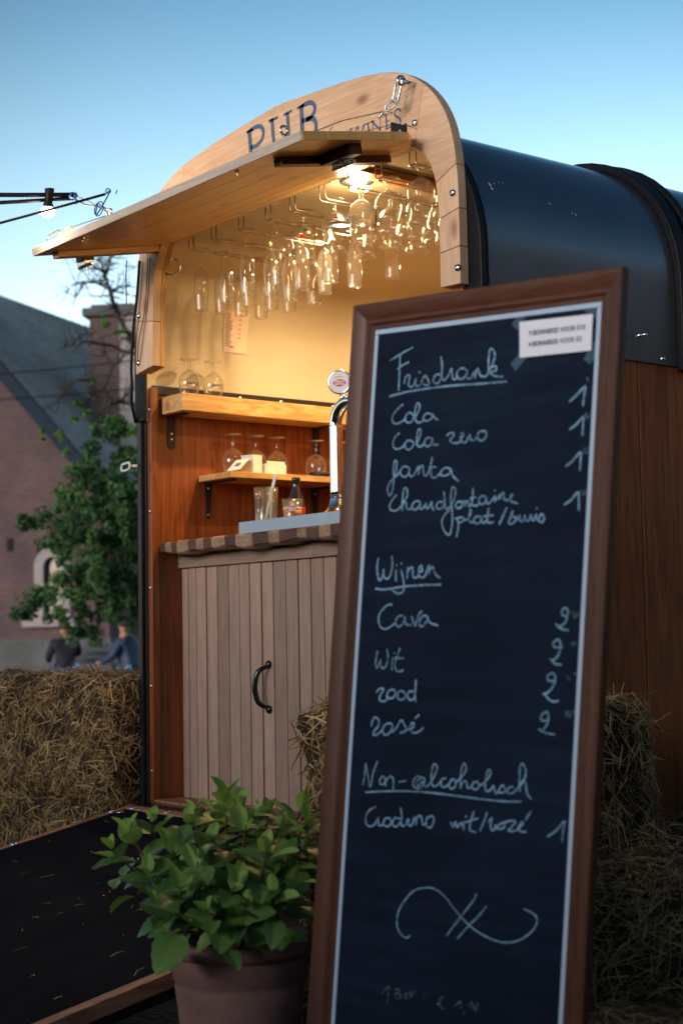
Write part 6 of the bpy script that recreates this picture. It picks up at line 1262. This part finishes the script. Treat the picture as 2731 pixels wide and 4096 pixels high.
for (r_, f_, lab) in ((-4.42, 25.0, 'low wooden stool under the person in the dark jacket'), (-3.02, 22.5, 'low wooden stool under the person in the blue jacket')):
    st_ = root('wooden_stool', lab, 'stool', tuple(vw(r_, f_)), 0, 'low wooden stools under the seated people'); child(MB().box((-.2, -.2, .36), (.2, .2, .40)), 'seat', WOODG, st_, bevel=.005)
    for sx in (-.16, .16):
        for sy in (-.16, .16): child(MB().box((sx-.02, sy-.02, 0), (sx+.02, sy+.02, .36)), 'leg', WOODG, st_)

# unseen hedge added behind and beside the viewer to keep low sky light off
gh = root('added_shade_hedge', 'unseen dark hedge added in an arc round the camera to shade low objects', 'hedge', (4.9, -9.4, 0))
random.seed(41); mb = MB(); HR_ = 6.8; HH = 2.2; ns = 60; A0, A1 = R(204), R(448); vs = []; fs = []
for k in range(ns+1):
    a = A0+(A1-A0)*k/ns
    for rr, z in ((HR_, 0), (HR_+.05, HH-.1), (HR_+.2, HH), (HR_+.75, HH), (HR_+.9, HH-.1), (HR_+.95, 0)):
        vs.append((4.867+rr*cos(a), -2.933+rr*sin(a), z))
for k in range(ns):
    for q in range(5): fs.append((k*6+q, k*6+q+1, (k+1)*6+q+1, (k+1)*6+q))
fs += [(0, 1, 2, 3, 4, 5), tuple(ns*6+q for q in (5, 4, 3, 2, 1, 0))]
mb.add(vs, fs); mb.build('added_hedge_body', plain('added_hedge_core', (.012, .02, .009), 1), gh)
mb = MB()
for k in range(1500):
    a = random.uniform(A0, A1); top = random.random() < .2; rr = HR_+(random.uniform(.1, .9) if top else random.uniform(-.06, .06)); z = HH+random.uniform(-.05, .06) if top else random.uniform(.05, HH); cluster(mb, (4.867+rr*cos(a), -2.933+rr*sin(a), z), .14, 8, random.uniform(.1, .5))
mb.build('foliage', TLEAF, gh)

# unseen houses added at right so the trailer side gets and reflects less sky
hs_ = root('added_shade_houses', 'unseen row of plain brick houses with slate roof, added at right to block sky light', 'house', (19, 8, 0))
def fac(P): d_ = (P[1]-P[0]).normalized(); return (P, [((q-P[0]).dot(d_), q.z) for q in P])
a_, b_ = Vector((17.5, -6, 0)), Vector((9.0, 17, 0)); d_ = (b_-a_).normalized(); n_ = Vector((d_.y, -d_.x, 0)); U_ = Vector((0, 0, 1))
P1, P2, P3, P4 = a_, b_, b_+n_*7, a_+n_*7
uvface([fac([P1, P2, P2+U_*6, P1+U_*6]), fac([P4, P3, P3+U_*6, P4+U_*6]), fac([P1, P4, P4+U_*6, (P1+P4)/2+U_*9, P1+U_*6]), fac([P2, P3, P3+U_*6, (P2+P3)/2+U_*9, P2+U_*6])], 'added_house_wall', BRICK, hs_)
for (p_, q_) in ((P1, P2), (P4, P3)):
    P = [p_+U_*6, q_+U_*6, (P2+P3)/2+U_*9.05, (P1+P4)/2+U_*9.05]; uvface([(P, [(0, 0), (24, 0), (24, 5), (0, 5)])], 'added_house_roof', ROOFM, hs_)
for k in range(8):
    for z in (1.0, 3.7):
        c = P1+d_*(1.8+k*2.9)+U_*z; mb = MB(); mb.obox(c+U_*.75, (d_, n_, (0, 0, 1)), (.5, .04, .75)); mb.build('window', bpy.data.materials['dark_window'], hs_)
